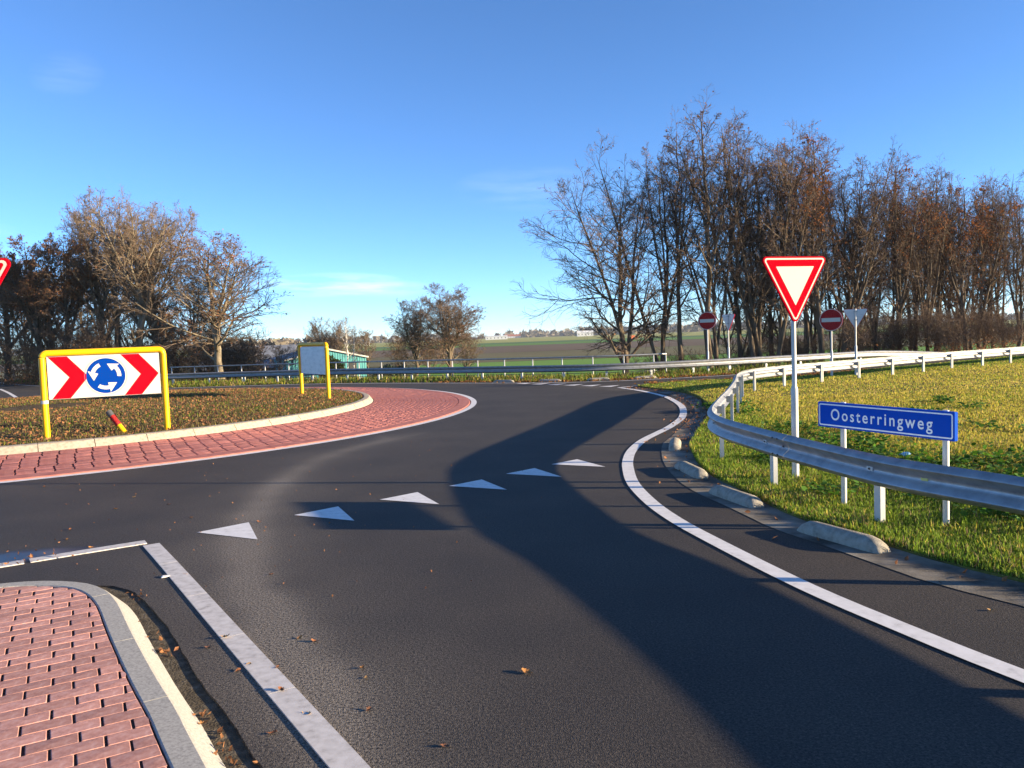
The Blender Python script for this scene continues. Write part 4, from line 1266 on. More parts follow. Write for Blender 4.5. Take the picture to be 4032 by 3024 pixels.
GR = "trees in the row right of the road"
for sx, Y, var, H, w, rot, lb in [
    (2474, 46, 'edge', 660, 1.0, 1.9, "bare tree at the right-hand row's left end, low limbs sweeping over the railing"),
    (2640, 47, 'rowa', 540, .95, .4, "second tree of the right-hand row, forked with reddish leaves at its top"),
    (2700, 46, 'tall', 430, .85, 2.2, "slim straight tree directly left of the far no-entry sign, brown leaf tuft on top"),
    (2810, 45, 'tall', 352, 1.0, 4.0, "tallest tree of all, its trunk right behind the far no-entry sign"),
    (2850, 46, 'rowb', 560, .9, 1.0, "thin dark-stemmed tree just right of the tallest tree"),
    (2905, 48, 'rowa', 500, 1.0, 3.0, "tree behind the edge-on triangle sign, right of the tallest tree"),
    (2965, 46, 'rowb', 480, 1.0, 5.1, "broad multi-stemmed tree left of the large give-way sign"),
    (3015, 47, 'rowa', 490, .9, .9, "dark-stemmed tree whose crown rises left above the large give-way sign"),
    (3075, 46, 'rowb', 500, .95, 2.6, "bare tree directly above the left corner of the large give-way sign"),
    (3183, 47, 'rowa', 530, .85, 4.4, "bare tree directly above the middle of the large give-way sign"),
    (3245, 46, 'rowc', 495, .9, 1.6, "tree with an orange leafy top rising above the large give-way sign's right corner"),
    (3318, 47, 'rowb', 550, .95, 3.3, "bare dark tree above the right-hand no-entry sign"),
    (3392, 47, 'rowa', 590, .9, 5.6, "bare dark tree above the grey triangle back on the right"),
    (3475, 48, 'rowb', 620, .95, .2, "bare tree, second to the right of the grey triangle back"),
    (3548, 48, 'rowc', 621, .85, 2.9, "tree with an orange-brown crown in the middle of the right-hand row"),
    (3620, 49, 'rowa', 640, .9, 4.7, "bare tree right of the orange-crowned one in the right-hand row"),
    (3674, 48, 'rowb', 660, .85, 1.3, "grey-stemmed slim tree, fifth from the picture's right edge"),
    (3710, 50, 'tall', 612, .8, 3.9, "pale thin-topped bare tree standing above its neighbours near the right edge"),
    (3816, 48, 'rowc', 690, .95, .7, "rusty-leaved tree, orange down to its lower branches, near the right edge"),
    (3868, 49, 'rowc', 690, .85, 5.0, "tree with a thin leafy top right of the rusty-leaved one"),
    (3925, 50, 'tall', 665, .8, 2.1, "bare tree second from the picture's right edge"),
    (4015, 50, 'rowb', 697, 1.0, 4.1, "bare bushy tree at the picture's right edge")]:
    tree(var, px(sx, Y), Y, top_h(sx, H, Y, px(sx, Y)) if H > 60 else H, lb, GR, rot=rot, width=w * 1.15)
GB = "thin background trees of the right-hand wood"
for sx, Y, var, s in [(2880, 54, 'rowa', .72), (2960, 54, 'rowb', .85), (3050, 55, 'rowa', .85), (3130, 54, 'rowb', .85), (3215, 55, 'rowb', .9), (3280, 54, 'rowa', .8), (3360, 54, 'rowb', .85), (3450, 55, 'rowa', .75), (3585, 54, 'rowb', .78), (3745, 54, 'rowa', .7), (3895, 55, 'rowb', .78), (4060, 54, 'rowb', .8), (3520, 54, 'rowb', .84), (3655, 55, 'rowa', .76), (3700, 53, 'rowb', .8), (3800, 54, 'rowb', .82), (3845, 55, 'rowa', .74), (3970, 53, 'rowb', .8), (4010, 56, 'rowa', .76)]:
    tree(var, px(sx, Y), Y, VARH[var] * s, "thin dark tree in the second rank of the right-hand wood", GB)

GL = "trees in the clump left of the roundabout"
for sx, Y, var, H, w, rot, tw_, lb in [
    (556, 50, 'oak', 740, 1.0, .6, 'twig', "big pale-limbed bare tree above the right part of the chevron panel"),
    (655, 52, 'oak', 785, .95, 3.4, 'twig', "bare tree with a wide crown just right of the chevron panel"),
    (885, 47, 'oakb', 905, 1.55, 2.0, 'twig', "lone-standing spreading tree at the right end of the left clump"),
    (765, 51, 'oakb', 1010, .9, 4.2, 'twig', "lower tree with orange leaves between the lone tree and the big crown"),
    (408, 53, 'oak', 770, .95, 5.3, 'twig', "tall bare tree above the blue disc of the chevron panel"),
    (480, 55, 'rowa', 800, 1.2, 2.2, 'twig', "thin bare tree behind the big pale-limbed one"),
    (290, 52, 'leafy', 930, 1.0, 1.2, 'darktwig', "brown-leaved tree above the left post of the chevron panel"),
    (170, 53, 'leafy', 915, 1.0, 3.8, 'darktwig', "rusty brown-leaved tree second from the picture's left edge"),
    (45, 54, 'leafy', 985, 1.0, 5.5, 'darktwig', "brown-leaved tree behind the cut-off give-way sign at the left edge")]:
    tree(var, px(sx, Y), Y, top_h(sx, H, Y, px(sx, Y)) if H > 60 else H, lb, GL, bark='bark' if tw_ == 'twig' else 'darkbark', twig=tw_, rot=rot, width=w)
GL2 = "background trees of the left clump"
for sx, Y, var, H in [(-40, 58, 'leafy', 9.8), (110, 60, 'rowb', 10), (230, 61, 'leafy', 8.6), (360, 60, 'rowb', 10), (450, 60, 'rowa', 11), (560, 62, 'rowb', 10.5), (700, 60, 'leafy', 7.0), (810, 60, 'rowb', 8.4)]:
    tree(var, px(sx, Y), Y, H, "dark tree deep in the left clump, seen between the front trunks", GL2, width=1.1)

GC = "trees in the fields beyond the far guardrail"
for sx, Y, var, H, w, rot, bk_, tw_, lb in [
    (1785, 108, 'round', 1114, 1.45, 1.0, 'darkbark', 'midtwig', "round-crowned bare tree standing in the field at the picture's centre"),
    (1650, 112, 'round', 1164, 1.2, 4.1, 'darkbark', 'midtwig', "darker tree with leftover leaves, left of the round-crowned one"),
    (1590, 118, 'small', 8.0, 1.0, .5, 'darkbark', 'darktwig', "small crooked tree at the left foot of the two field trees"),
    (1700, 120, 'small', 7.4, 1.1, 2.5, 'darkbark', 'darktwig', "low bushy tree between the two field trees"),
    (1850, 115, 'small', 8.0, 1.0, 3.5, 'darkbark', 'twig', "low reddish tree under the right side of the round crown"),
    (1375, 122, 'slim', 10.4, 1.0, 3.3, 'birch', 'twig', "white-stemmed birch above the teal barn's ridge"),
    (1405, 117, 'slim', 8.9, .8, 1.3, 'birch', 'twig', "slender white birch in front of the teal barn"),
    (1270, 150, 'round', 11.4, .9, 2.0, 'darkbark', 'twig', "bare open tree behind the second panel and the barn"),
    (1340, 150, 'round', 10.8, .8, 5.0, 'darkbark', 'twig', "bare tree behind the barn's ridge"),
    (1455, 152, 'small', 9.4, 1.2, .2, 'darkbark', 'twig', "small thin tree behind the barn's right corner"),
    (1010, 108, 'small', 7.6, 1.2, .8, 'darkbark', 'darktwig', "low tree in front of the grey shed roof"),
    (1110, 112, 'small', 7.0, 1.2, 2.8, 'darkbark', 'darktwig', "low tree just left of the second panel")]:
    tree(var, px(sx, Y), Y, top_h(sx, H, Y, px(sx, Y)) if H > 60 else H, lb, GC, bark=bk_, twig=tw_, rot=rot, width=w)


# tangled undergrowth below both woods (nobody could count its stems)
def undergrowth(name, spots, g, label, leafy):
    tr, cr_, lv = VAR['shrub']
    vs = []; fs = []; k = 0
    def get(me_):
        v = np.zeros(len(me_.vertices) * 3, np.float32); me_.vertices.foreach_get("co", v)
        f = np.zeros(len(me_.loops), np.int32); me_.loops.foreach_get("vertex_index", f)
        return v.reshape(-1, 3), f.reshape(-1, 4)
    parts = [get(cr_)]
    lc = []
    for x, y, s in spots:
        a = g.uniform(0, 6.28); c, sn = math.cos(a), math.sin(a)
        z = float(gz(np.array(x), np.array(y)))
        for v, f in parts:
            w = v * s
            vs.append(np.c_[x + w[:, 0] * c - w[:, 1] * sn, y + w[:, 0] * sn + w[:, 1] * c, z + w[:, 2]]); fs.append(f + k); k += len(v)
        lc.append(np.c_[g.normal(x, .9 * s, leafy), g.normal(y, .9 * s, leafy), z + np.abs(g.normal(0, .9 * s, leafy))])
    o = put(name, new_mesh(name, np.vstack(vs), np.vstack(fs)), M['darktwig'], kind="stuff")
    o["label"] = label; o["category"] = "undergrowth"
    if leafy:
        put("leaves", leaf_cloud("leaves", np.vstack(lc), g, 1, (.05, .09)), M['leaf'], o)


g_ = np.random.default_rng(5)
print("shrub tris", len(VAR['shrub'][1].polygons) * 2, {k: sum(len(m_.polygons) * 2 for m_ in v if m_) for k, v in VAR.items()})
undergrowth("right_undergrowth", [(px(sx, Y), Y, g_.uniform(.45, .85)) for sx, Y in [(g_.uniform(2860, 4150), g_.uniform(44.5, 54)) for _ in range(36)]] + [(px(sx, 46), 46, .5) for sx in (2560, 2620, 2690, 2740)], g_, "dark tangle of twigs under the right-hand trees", 60)
undergrowth("left_undergrowth", [(px(sx, Y), Y, g_.uniform(.6, 1.15)) for sx, Y in [(g_.uniform(-60, 1000), g_.uniform(49.5, 60)) for _ in range(26)]], g_, "brown leafy tangle under the left-hand trees", 700)

# ------------------------------------------------------------------ buildings
M['teal'] = mat('teal_cladding', (.05, .22, .24), .6)
noise_col(M['teal'], [(.05, .22, .24), (.08, .33, .34), (.12, .38, .37)], .8, 6)
M['roofgrey'] = mat('grey_roof', (.22, .23, .25), .6); noise_col(M['roofgrey'], [(.16, .17, .19), (.26, .27, .29)], 1.2, 6)
M['trim'] = mat('pale_trim', (.55, .53, .48), .7)
M['solar'] = mat('solar_panel', (.015, .022, .05), .2)
M['darkdoor'] = mat('dark_door', (.03, .03, .03), .7)
M['farwhite'] = mat('white_wall', (.75, .74, .70), .7)
M['redroof'] = mat('red_roof', (.32, .09, .05), .8)
M['orange'] = mat('orange_paint', (.75, .16, .03), .5)


def barn(label, loc, rotz, W, D, eave, ridge, wallm, roofm, ribs=True, cat="barn", name="barn", solar=False):
    t = thing(name, label, cat, loc, rotz)
    MB().prism([(-W / 2, 0), (W / 2, 0), (W / 2, eave), (0, ridge), (-W / 2, eave)], 0, D).build("wall", wallm, t)
    if ribs:
        rm = None
        n = int(W / .38)
        for k in range(n):
            x = -W / 2 + (k + .5) * W / n
            h = eave + (ridge - eave) * (1 - abs(x) / (W / 2)) - .1
            if k == 0:
                rm = MB().box(-.07, .07, -.05, -.002, .05, 1).mesh("cladding_rib")
            o = put("cladding_rib", rm, wallm, t, loc=(x, 0, 0)); o.scale = (1, 1, h)
    for s in (-1, 1):
        ex = W / 2 + .35; sl = (ridge - eave) / (W / 2)
        MB().prism([(0, ridge + .03), (s * ex, ridge + .03 - sl * ex), (s * ex, ridge + .16 - sl * ex), (0, ridge + .16)][::s], -.3, D + .3).build("roof", roofm, t)
        MB().prism([(0, ridge - .08), (s * ex, ridge - .08 - sl * ex), (s * ex, ridge + .155 - sl * ex), (0, ridge + .155)][::s], -.36, -.305).build("verge_board", M['trim'], t)
    return t


t = barn("teal corrugated barn gable below the road, right of the second panel", (-28.9, 126, -4.5), .42, 12.4, 18, 3.9, 5.35, M['teal'], M['roofgrey'])
MB().box(3.4, 4.6, -.12, -.06, 0, 3.2).build("dark_door", M['darkdoor'], t)
MB().box(-1.2, 1.0, -.12, -.06, 0, 2.4).build("dark_door", M['darkdoor'], t)
t = barn("long shed with a grey roof and solar panels behind the left clump's right end", (-53, 141, -4.5), -PI / 2 + .06, 13, 15, 2.6, 6.1, M['darkdoor'], M['roofgrey'], ribs=False)
for a in range(3):
    for b in range(2):
        sl = math.atan2(3.5, 6.5)
        o = MB().box(-.95, .95, -1.3, 1.3, 0, .06).build("solar_panel", M['solar'], t, loc=(2.0 + b * 2.15, 1.8 + a * 2.75, 6.1 + .22 - (2.0 + b * 2.15) * 3.5 / 6.5))
        o.rotation_euler = (0, sl, 0)


def far_house(label, x, y, w, d, h, rh, wm, rm_, rotz=0):
    t = thing("farm_building", label, "building", (x, y, -4.4), rotz, None)
    MB().box(-w / 2, w / 2, 0, d, 0, h).build("wall", wm, t)
    MB().prism([(-d / 2 - .3, 0), (d / 2 + .3, 0), (0, rh)], -w / 2 - .3, w / 2 + .3).build("roof", rm_, t, loc=(0, d / 2, h), rotz=PI / 2)
    for k in range(max(2, int(w / 5))):
        xx = -w / 2 + (k + .5) * w / max(2, int(w / 5))
        MB().box(xx - .6, xx + .6, -.05, .02, h * .35, h * .7).build("window", M['darkdoor'], t)


far_house("long low white building on the horizon right of the round-crowned tree", px(1968, 1250), 1250, 34, 14, 5, 1.2, M['farwhite'], M['farwhite'])
far_house("white farm building on the horizon behind the row's leftmost tree", px(2318, 1300), 1300, 26, 10, 6, 3.0, M['farwhite'], M['farwhite'])
far_house("small white building on the horizon above the barn", px(1457, 900), 900, 5, 5, 3.6, .8, M['farwhite'], M['farwhite'])
far_house("red-roofed farm on the horizon, left one", px(2020, 1700), 1700, 22, 10, 3.5, 4, M['farwhite'], M['redroof'])
far_house("red-roofed farm on the horizon, right one", px(2052, 1720), 1720, 12, 10, 3.5, 4, M['trim'], M['redroof'])

# orange lorry on the field road
t = thing("lorry", "small orange lorry far off in the fields behind the right-hand trees", "lorry", (px(2503, 560), 560, -4.35), .1)
MB().box(-3.4, 1.2, -1.2, 1.2, .9, 3.1).build("load_box", M['orange'], t, bevel=.1)
MB().box(1.35, 3.2, -1.15, 1.15, .6, 2.6).build("cab", M['orange'], t, bevel=.15)
MB().box(1.9, 3.22, -1.17, -1.14, 1.6, 2.3).build("cab_window", M['darkdoor'], t)
for x in (-2.6, -1.5, 2.2):
    for y in (-1.1, 1.1):
        MB().tube([(x, y - .15, .5), (x, y + .15, .5)], .5, 14).build("wheel", M['rubber'], t)

# distant tree belt along the horizon
def blobs(name, spots, g, m, label):
    vs, fs = [], []; k = 0
    for x, y, h, w in spots:
        n = 46
        c = np.c_[g.normal(0, .30, n) * w, g.normal(0, .30, n) * w, (g.uniform(0, 1, n) ** .8) * h]
        c[:, :2] *= np.clip(1.15 - c[:, 2:3] / h, .15, 1)
        for q in c:
            s = w * g.uniform(.10, .22)
            u = g.normal(0, 1, (4, 3)) * s
            vs.append(q + np.array([x, y, -4.5]) + u); fs.append(np.array([[0, 1, 2], [0, 2, 3], [0, 3, 1], [1, 3, 2]]) + k); k += 4
    o = put(name, new_mesh(name, np.vstack(vs), np.vstack(fs)), m, kind="stuff"); o["label"] = label; o["category"] = "trees"


M['farwood'] = mat('far_wood', (.09, .075, .06), .95, spec=.05); noise_col(M['farwood'], [(.10, .09, .078), (.17, .145, .115), (.14, .14, .09)], .05, 6)
sp_ = []
for _ in range(520):
    Y = g_.uniform(1700, 2500); sp_.append((g_.uniform(-1500, 1700), Y, g_.uniform(7, 14), g_.uniform(12, 26)))
for _ in range(70):
    Y = g_.uniform(1400, 1600); sp_.append((g_.uniform(120, 900), Y, g_.uniform(8, 15), g_.uniform(12, 24)))
for _ in range(90):
    Y = g_.uniform(320, 520); sp_.append((px(g_.uniform(820, 1330), Y), Y, g_.uniform(4, 7.5), g_.uniform(6, 11)))
blobs("distant_wood", sp_, g_, M['farwood'], "grey-brown belt of woods along the horizon")

# yellow bush and dark evergreen hedge by the barn
def bush(label, x, y, rx, rz_, n, ci, name="bush"):
    z = float(gz(np.array(x), np.array(y)))
    t = thing(name, label, "bush", (x, y, z))
    u = g_.normal(0, 1, (n, 3)); u /= np.linalg.norm(u, axis=1, keepdims=True); u *= g_.uniform(.55, 1, (n, 1)) * (1 + .18 * wob(u[:, 0] * 3, u[:, 2] * 3 + u[:, 1], 2, 3))[:, None]
    c = np.c_[u[:, 0] * rx, u[:, 1] * rx, rz_ * .5 + u[:, 2] * rz_ * .5]
    put("foliage", leaf_cloud("foliage", c, g_, ci, (.13, .24)), M['needle'] if ci == 3 else M['leaf'], t)
    MB().tube([(0, 0, -.2), (0, 0, rz_ * .5)], [.1, .04], 6).build("stem", M['darkbark'], t)


bush("yellow bush in front of the teal barn beside the second panel", px(1318, 112), 112, 2.0, 4.6, 2600, 4)
bush("dark evergreen bush behind the rail right of the teal barn", px(1540, 112), 112, 2.2, 3.0, 2400, 3)
bush("dark evergreen bush left of the darker field tree", px(1600, 113), 113, 1.9, 2.8, 2000, 3)

# paddock fence posts in the field below the far guardrail
pf = thing("paddock_fence", "row of pale paddock posts in the green field below the far guardrail", "fence", (0, 0, 0))
ppm = MB().tube([(0, 0, -.1), (0, 0, 1.25)], .06, 6).mesh("fence_post")
pts_ = [(px(sx, 88), 88 + .01 * (sx - 1480)) for sx in range(1480, 2080, 30)]
for x, y in pts_:
    o = put("fence_post", ppm, M['trim'], pf, loc=(x, y, float(gz(np.array(x), np.array(y))))); o.rotation_euler = (g_.normal(0, .04), g_.normal(0, .04), 0)
for z in (.55, 1.1):
    MB().tube([(x, y, float(gz(np.array(x), np.array(y))) + z) for x, y in pts_], .012, 5).build("wire", M['bolt'], pf)

# ------------------------------------------------------------------ grass
def blades(name, pts, zb, h, w, col, g, label, cat="grass", bend=.55):
    n = len(pts)
    a = g.uniform(0, 2 * PI, n); d = np.c_[np.cos(a), np.sin(a), np.zeros(n)]; sdx = np.c_[-np.sin(a), np.cos(a), np.zeros(n)]
    b = np.c_[pts, zb]; lean = np.abs(g.normal(0, bend, n))
    up = np.array([0, 0, 1.])
    mid = b + up * (h * .55)[:, None] + d * (h * .25 * lean)[:, None]
    tip = b + up * (h * np.clip(1 - lean * .35, .35, 1))[:, None] + d * (h * lean * .95)[:, None]
    hw = sdx * (w / 2)[:, None]
    V = np.stack([b - hw, b + hw, mid - hw * .8, mid + hw * .8, tip], 1).reshape(-1, 3)
    k = (np.arange(n) * 5)[:, None]
    F = np.vstack([np.c_[k, k + 1, k + 3], np.c_[k, k + 3, k + 2], np.c_[k + 2, k + 3, k + 4]])
    cshade = np.repeat(col, 5, 0)
    o = put(name, new_mesh(name, V, F, False, cshade), M['grass'], kind="stuff")
    o["label"] = label; o["category"] = cat
    return o


def scatter(g, x0, x1, y0, y1, n, poly=None):
    p = np.c_[g.uniform(x0, x1, n), g.uniform(y0, y1, n)]
    k = (p[:, 0] < .70 * p[:, 1] + .4) & (p[:, 0] > -.70 * p[:, 1] - .4)
    if poly is not None:
        k &= in_poly(p[:, 0], p[:, 1], poly)
    return p[k]


gg = np.random.default_rng(31)
PG = np.array([(.16, .235, .02), (.21, .29, .03), (.11, .17, .018)])
PY = np.array([(.46, .38, .045), (.39, .34, .04), (.52, .41, .09)])
PB = np.array([(.21, .15, .07), (.28, .20, .095), (.15, .10, .048)])


def mixcol(g, n, wts):
    """wts (n,3): green, yellow, brown"""
    w = np.clip(wts, 0.001, None); w = w / w.sum(1, keepdims=True)
    u = g.random(n); ch = (u > w[:, 0]).astype(int) + (u > w[:, 0] + w[:, 1]).astype(int)
    pal = np.stack([PG, PY, PB])
    return pal[ch, g.integers(0, 3, n)] * g.uniform(.75, 1.25, (n, 1))


ge_poly = vpoly
P = np.vstack([scatter(gg, 2.6, 9.6, 3.5, 13.5, 480000, ge_poly), scatter(gg, 2.6, 15.5, 13.5, 22, 260000, ge_poly), scatter(gg, 4.2, 28, 22, 40, 200000, ge_poly)])
dd_ = np.hypot(P[:, 0], P[:, 1])
pat = wob(P[:, 0], P[:, 1], 1.3, 12); pat2 = wob(P[:, 0], P[:, 1], 3.2, 14); pat3 = wob(P[:, 0], P[:, 1], 9.0, 15)
yel = ss(8.5, 14, P[:, 1] + .9 * (P[:, 0] - 5)) * ss(28.5, 25.5, P[:, 1] - .55 * np.clip(P[:, 0] - 8, 0, 20)) * ss(4.0, 7.0, P[:, 0])
wts = np.c_[.95 - .60 * yel + .35 * pat - .15 * pat3, .10 + .75 * yel + .25 * pat2, .10 + .30 * np.clip(pat2 + pat3, 0, 1) + .12 * yel]
hh = np.clip(gg.gamma(6, .0105, len(P)), .02, .15) * (1 + .3 * pat) * (1 + .25 * pat3) * .88 * np.clip(1.15 - .02 * dd_, .7, 1.1)
near_edge_d = np.ones(len(P))
ww = .0050 + .0006 * dd_
keep = (gg.random(len(P)) < np.clip(.85 + .35 * pat2 + .12 * pat3, .3, 1))
blades("verge_grass", P[keep], vz(P[keep, 0], P[keep, 1]) - .005, hh[keep], ww[keep], mixcol(gg, keep.sum(), wts[keep]) * (1.22 + .12 * pat3[keep])[:, None], gg, "sunlit green and yellow grass around the near guardrail")

# broad-leaved weeds in the verge
cl = []
for cx_, cy_, rr_, n in [(4.6, 11.5, .5, 260), (5.2, 12.6, .7, 420), (5.6, 10.6, .6, 420), (4.9, 9.4, .5, 320), (5.6, 8.6, .55, 380), (5.0, 7.7, .4, 260), (6.2, 9.6, .6, 320), (6.9, 10.5, .6, 300), (5.3, 14.8, .5, 220), (3.9, 11.9, .3, 140), (3.7, 9.3, .25, 100)] + [(gg.uniform(4.5, 11), gg.uniform(9, 20), gg.uniform(.15, .4), int(gg.uniform(40, 130))) for _ in range(26)]:
    cl.append(np.c_[gg.normal(cx_, rr_ * .55, n), gg.normal(cy_, rr_ * .7, n), gg.uniform(.03, .16, n)])
cl = np.vstack(cl); cl[:, 2] += vz(cl[:, 0], cl[:, 1])
n = len(cl); u = gg.normal(0, 1, (n, 3)); u[:, 2] *= .35; u /= np.linalg.norm(u, axis=1, keepdims=True)
w_ = np.cross(u, np.array([0, 0, 1.]) + gg.normal(0, .35, (n, 3))); w_ /= np.linalg.norm(w_, axis=1, keepdims=True)
s_ = gg.uniform(.022, .045, n)[:, None]
ring_ = [u * s_, (u * .45 + w_ * .8) * s_, (-u * .5 + w_ * .75) * s_, -u * s_ * .9, (-u * .5 - w_ * .75) * s_, (u * .45 - w_ * .8) * s_]
V = np.stack([cl + q for q in ring_], 1).reshape(-1, 3)
colr = np.array([(.06, .15, .012), (.085, .19, .018), (.045, .11, .012)])[gg.integers(0, 3, n)] * gg.uniform(.8, 1.3, (n, 1))
o = put("leafy_weeds", new_mesh("leafy_weeds", V, np.arange(n * 6).reshape(-1, 6), False, np.repeat(colr, 6, 0)), M['grass'], kind="stuff")
o["label"] = "broad-leaved green weeds in the verge behind the guardrail"; o["category"] = "weeds"

# dry grass and leaf litter on the island
n = 190000
a = gg.uniform(-PI, PI, n); r = 9.66 * np.sqrt(gg.uniform(.02, 1, n))
lx, ly = r * np.cos(a), r * np.sin(a)
k = (np.abs(lx + CX) < .72 * (ly + CY))
lx, ly, r = lx[k], ly[k], r[k]
pat = wob(lx, ly, 1.5, 21)
wts = np.c_[.20 + .24 * pat, .10 + 0 * pat, .8 - .1 * pat]
cols = mixcol(gg, len(lx), wts) * np.array([.82, .86, .86])
blades("island_grass", np.c_[lx + CX, ly + CY], mound(r) - .012, np.clip(gg.gamma(5, .0105, len(lx)), .02, .11), .010 + gg.uniform(0, .008, len(lx)), cols, gg, "dry brown grass and leaf litter on the central island", bend=.9)
n = 12000
a = gg.uniform(-PI, PI, n); r = 9.66 * np.sqrt(gg.uniform(.02, 1, n))
c = np.c_[CX + r * np.cos(a), CY + r * np.sin(a), mound(r) + gg.uniform(.02, .06, n)]
c = c[np.abs(c[:, 0]) < .7 * c[:, 1]]
o = put("island_leaf_litter", leaf_cloud("island_leaf_litter", c, gg, 1, (.025, .048)), M['leaf'], kind="stuff"); o["label"] = "fallen brown leaves scattered over the island"; o["category"] = "leaf litter"

# rough grass beyond the far edge line and at the field edge
P = scatter(gg, -36, 40, 33, 62, 420000)
dfar = np.array([0.0]); yroad = np.interp(P[:, 0], rf[::-1, 0], rf[::-1, 1])
k = (P[:, 1] > yroad + .05) & (P[:, 1] < ff(P[:, 0]) + 5) & (P[:, 1] < yroad + 14)
P = P[k]
pat = wob(P[:, 0], P[:, 1], .9, 33)
wts = np.c_[.6 + .3 * pat, .18 + 0 * pat, .35 - .2 * pat]
blades("embankment_grass", P, gz(P[:, 0], P[:, 1]), np.clip(gg.gamma(5, .035, len(P)), .06, .45), .03 + gg.uniform(0, .02, len(P)), mixcol(gg, len(P), wts) * .85, gg, "rough grass on the bank below the far guardrail")

# ------------------------------------------------------------------ fallen leaves
def oak_leaf(seed):
    g = np.random.default_rng(seed); L = .1; pts = []
    prof = [(0, .002), (.012, .004), (.02, .018), (.03, .012), (.04, .028), (.05, .018), (.062, .032), (.072, .02), (.085, .024), (.095, .012), (.1, .004)]
    up_ = [(x, y * g.uniform(.8, 1.2)) for x, y in prof]; lo = [(x, -y * g.uniform(.8, 1.2)) for x, y in prof]
    V = []; c1, c2, c3 = g.uniform(4, 11), g.uniform(8, 22), g.uniform(-8, 8)
    for (x, y), (_, y2) in zip(up_, lo):
        for yy in (y, 0, y2):
            V.append((x - .05, yy, c1 * (x - .05) ** 2 + c2 * yy ** 2 + c3 * yy * (x - .05) + .004))
    V = np.array(V); V[:, 2] += g.normal(0, .0015, len(V)); V[:, 2] -= V[:, 2].min() - .001
    F = []
    for i in range(len(prof) - 1):
        F += [[i * 3, i * 3 + 1, (i + 1) * 3 + 1, (i + 1) * 3], [i * 3 + 1, i * 3 + 2, (i + 1) * 3 + 2, (i + 1) * 3 + 1]]
    return new_mesh("fallen_leaf", V, F, True)


LM = []
for k, c in enumerate([(.36, .17, .055), (.26, .105, .045), (.40, .24, .10), (.19, .085, .045)]):
    m = mat("fallen_leaf_%s" % "abcd"[k], c, .75, spec=.2); noise_col(m, [tuple(q * .6 for q in c), c, tuple(q * 1.15 for q in c)], 40, 5); LM.append(m)
lms = [oak_leaf(s) for s in range(6)]
named = {0: "curled orange-brown leaf alone in the middle of the lane, nearest to the viewer", 1: "brown leaf lying on a joint of the white band, nearest one", 2: "brown leaf lying across the white band, farther up", 10: "tan leaf on the asphalt right of the white edge line"}
LP = [(0.03, 4.74, 1.25), (-1.42, 4.60, .9), (-2.07, 5.49, 1.0), (-2.13, 5.33, .8), (-1.54, 5.44, .8), (-1.41, 5.37, .9), (-1.2, 4.3, .9), (-.86, 4.32, .7), (-1.74, 4.23, .9), (-1.79, 4.92, .8), (3.3, 5.5, .7), (-7.16, 12.07, 1), (-5.14, 10.18, 1), (-5.13, 9.08, 1.0), (-5.26, 10.93, 1), (-4.53, 10.35, .9), (-4.42, 8.2, 1), (-2.97, 9.13, .9),
      (-1.75, 5.0, .8), (-1.55, 4.95, .7), (-1.0, 4.9, .7), (-1.33, 4.1, .8), (-.95, 4.75, .6), (-6.3, 9.4, .9), (-3.9, 9.5, .8), (-2.2, 7.0, .7), (-3.0, 7.1, .6), (-.4, 3.9, .8), (-4.9, 8.6, .9), (-6.0, 10.6, .9)]
for k, (x, y, s) in enumerate(LP):
    o = put("fallen_leaf", lms[k % 6], None, loc=(x, y, .012 if k in (1, 2) else .003), rotz=float(gg.uniform(0, 6.28)))
    o.scale = (s * .68,) * 3
    if not o.data.materials: o.data.materials.append(LM[0])
    o.material_slots[0].link = 'OBJECT'; o.material_slots[0].material = LM[k % 4]
    tag(o, named.get(k, "small dry brown leaf lying on the dark asphalt"), "leaf", "fallen leaves on the asphalt")
# heaps of leaves in the gutter and on the puddle: nobody could count them
c = []
for x, y, sx_, n in [(-2.62, 5.55, .04, 5), (-2.45, 5.28, .05, 14), (-1.78, 4.33, .04, 9), (-1.62, 4.15, .04, 5), (-1.52, 3.95, .05, 8), (-1.42, 3.84, .05, 6), (-3.15, 6.5, .06, 8), (-2.8, 5.85, .06, 3), (-5.2, 7.75, .25, 30), (-4.8, 7.85, .2, 18), (-5.6, 7.5, .25, 26)]:
    c.append(np.c_[gg.normal(x, sx_, n), gg.normal(y, sx_, n), np.full(n, -.008 if x > -4 else .012) + gg.uniform(0, .03, n)])
o = put("gutter_leaves", leaf_cloud("gutter_leaves", np.vstack(c), gg, 1, (.013, .026)), M['leaf'], kind="stuff"); o["label"] = "crumpled brown leaves gathered in the gutter by the traffic island"; o["category"] = "leaf litter"
n = 420
lx = gg.uniform(-9, 3, n); ly = gg.uniform(6, 16, n)
k = (np.hypot(lx - CX, ly - CY) > 13.4) & (lx < 1.2) & (lx < -2 + gg.exponential(1.2, n)) & (lx > -.66 * ly)
c = np.c_[lx[k], ly[k], np.full(k.sum(), .008)]
o = put("leaf_crumbs", leaf_cloud("leaf_crumbs", c, gg, 1, (.007, .016)), M['leaf'], kind="stuff"); o["label"] = "tiny bits of leaf and grit on the asphalt"; o["category"] = "leaf litter"
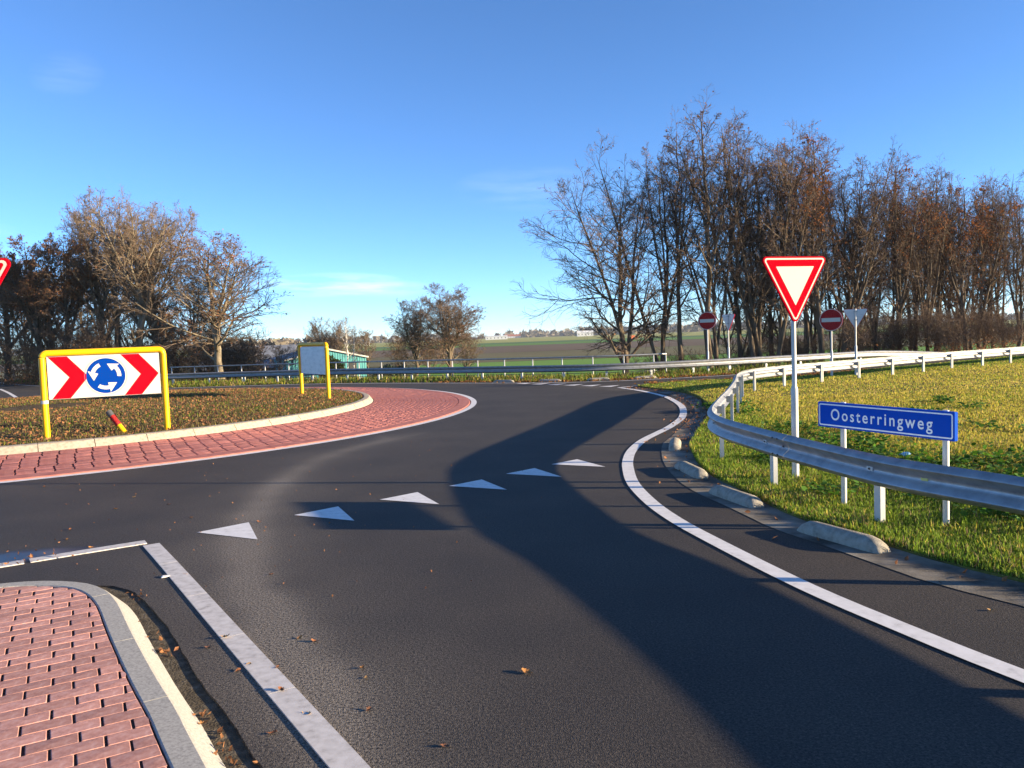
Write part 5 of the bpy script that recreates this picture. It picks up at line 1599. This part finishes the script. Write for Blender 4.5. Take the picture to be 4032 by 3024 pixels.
# leaves along the far road edges
n = 1500
t_ = gg.uniform(0, 1, n); rp = rf[(rf[:, 0] > -4) & (rf[:, 0] < 18)]
i = (t_ * (len(rp) - 1)).astype(int)
c = np.c_[rp[i] + gg.normal(0, .25, (n, 2)) + np.array([0, .15]), gg.uniform(.01, .05, n)]
rp2 = rn[rn[:, 0] < 16]; i = (gg.uniform(0, 1, 700) * (len(rp2) - 1)).astype(int)
c2 = np.c_[rp2[i] + gg.normal(0, .18, (700, 2)) + np.array([0, -.1]), gg.uniform(.06, .12, 700)]
i = gg.integers(0, len(ge), 900); q = ge[i] - normals2(ge)[i] * np.abs(gg.normal(0, .3, 900))[:, None] + gg.normal(0, .12, (900, 2)); q = q[(q[:, 1] > 6) & ((q[:, 1] > 14.5) | (gg.random(900) < .25))]
o = put("muddy_edge_leaves", leaf_cloud("muddy_edge_leaves", np.c_[q, np.full(len(q), .02)], gg, 1, (.018, .04)), M['leaf'], kind="stuff"); o["label"] = "small dark leaves along the muddy edge of the verge"; o["category"] = "leaf litter"
o = put("roadside_leaves", leaf_cloud("roadside_leaves", np.vstack([c, c2]), gg, 2, (.04, .07)), M['leaf'], kind="stuff"); o["label"] = "band of fallen leaves along the far road edge"; o["category"] = "leaf litter"

# blue wrapper in the grass and a pale chip beside the white band
M['bluelitter'] = mat('blue_wrapper', (.25, .48, .62), .4)
v = np.array([(x, y, .02 * math.sin(x * 60 + y * 40) + .03) for x in np.linspace(-.08, .08, 6) for y in np.linspace(-.05, .05, 5)]); v += gg.normal(0, .008, v.shape)
o = put("plastic_wrapper", new_mesh("plastic_wrapper", v, [[i * 5 + j, i * 5 + j + 1, (i + 1) * 5 + j + 1, (i + 1) * 5 + j] for i in range(5) for j in range(4)]), M['bluelitter'], loc=(5.35, 10.9, .2), rotz=.5)
tag(o, "crumpled pale blue wrapper lying in the grass below the name sign", "litter")
o = MB().prism([(-.035, 0), (.03, 0), (.04, .008), (-.02, .012)], -.022, .018).build("paint_chip", M['white'], None, loc=(-3.16, 7.05, .004), rotz=.5)
tag(o, "small pale flake of paint on the asphalt left of the white band", "litter")

# ------------------------------------------------------------------ the air: thin haze over the flat land
hz = MB().box(-4300, 4300, -330, 6200, -6.2, 22).mesh("haze")
hm = bpy.data.materials.new("haze"); hm.use_nodes = True
hn, hl_ = hm.node_tree.nodes, hm.node_tree.links
hn.clear()
pv = hn.new("ShaderNodeVolumePrincipled"); pv.inputs["Color"].default_value = (.82, .90, 1.0, 1); pv.inputs["Density"].default_value = .00010
ho = hn.new("ShaderNodeOutputMaterial"); hl_.new(pv.outputs[0], ho.inputs["Volume"])
put("haze", hz, hm, kind="stuff")
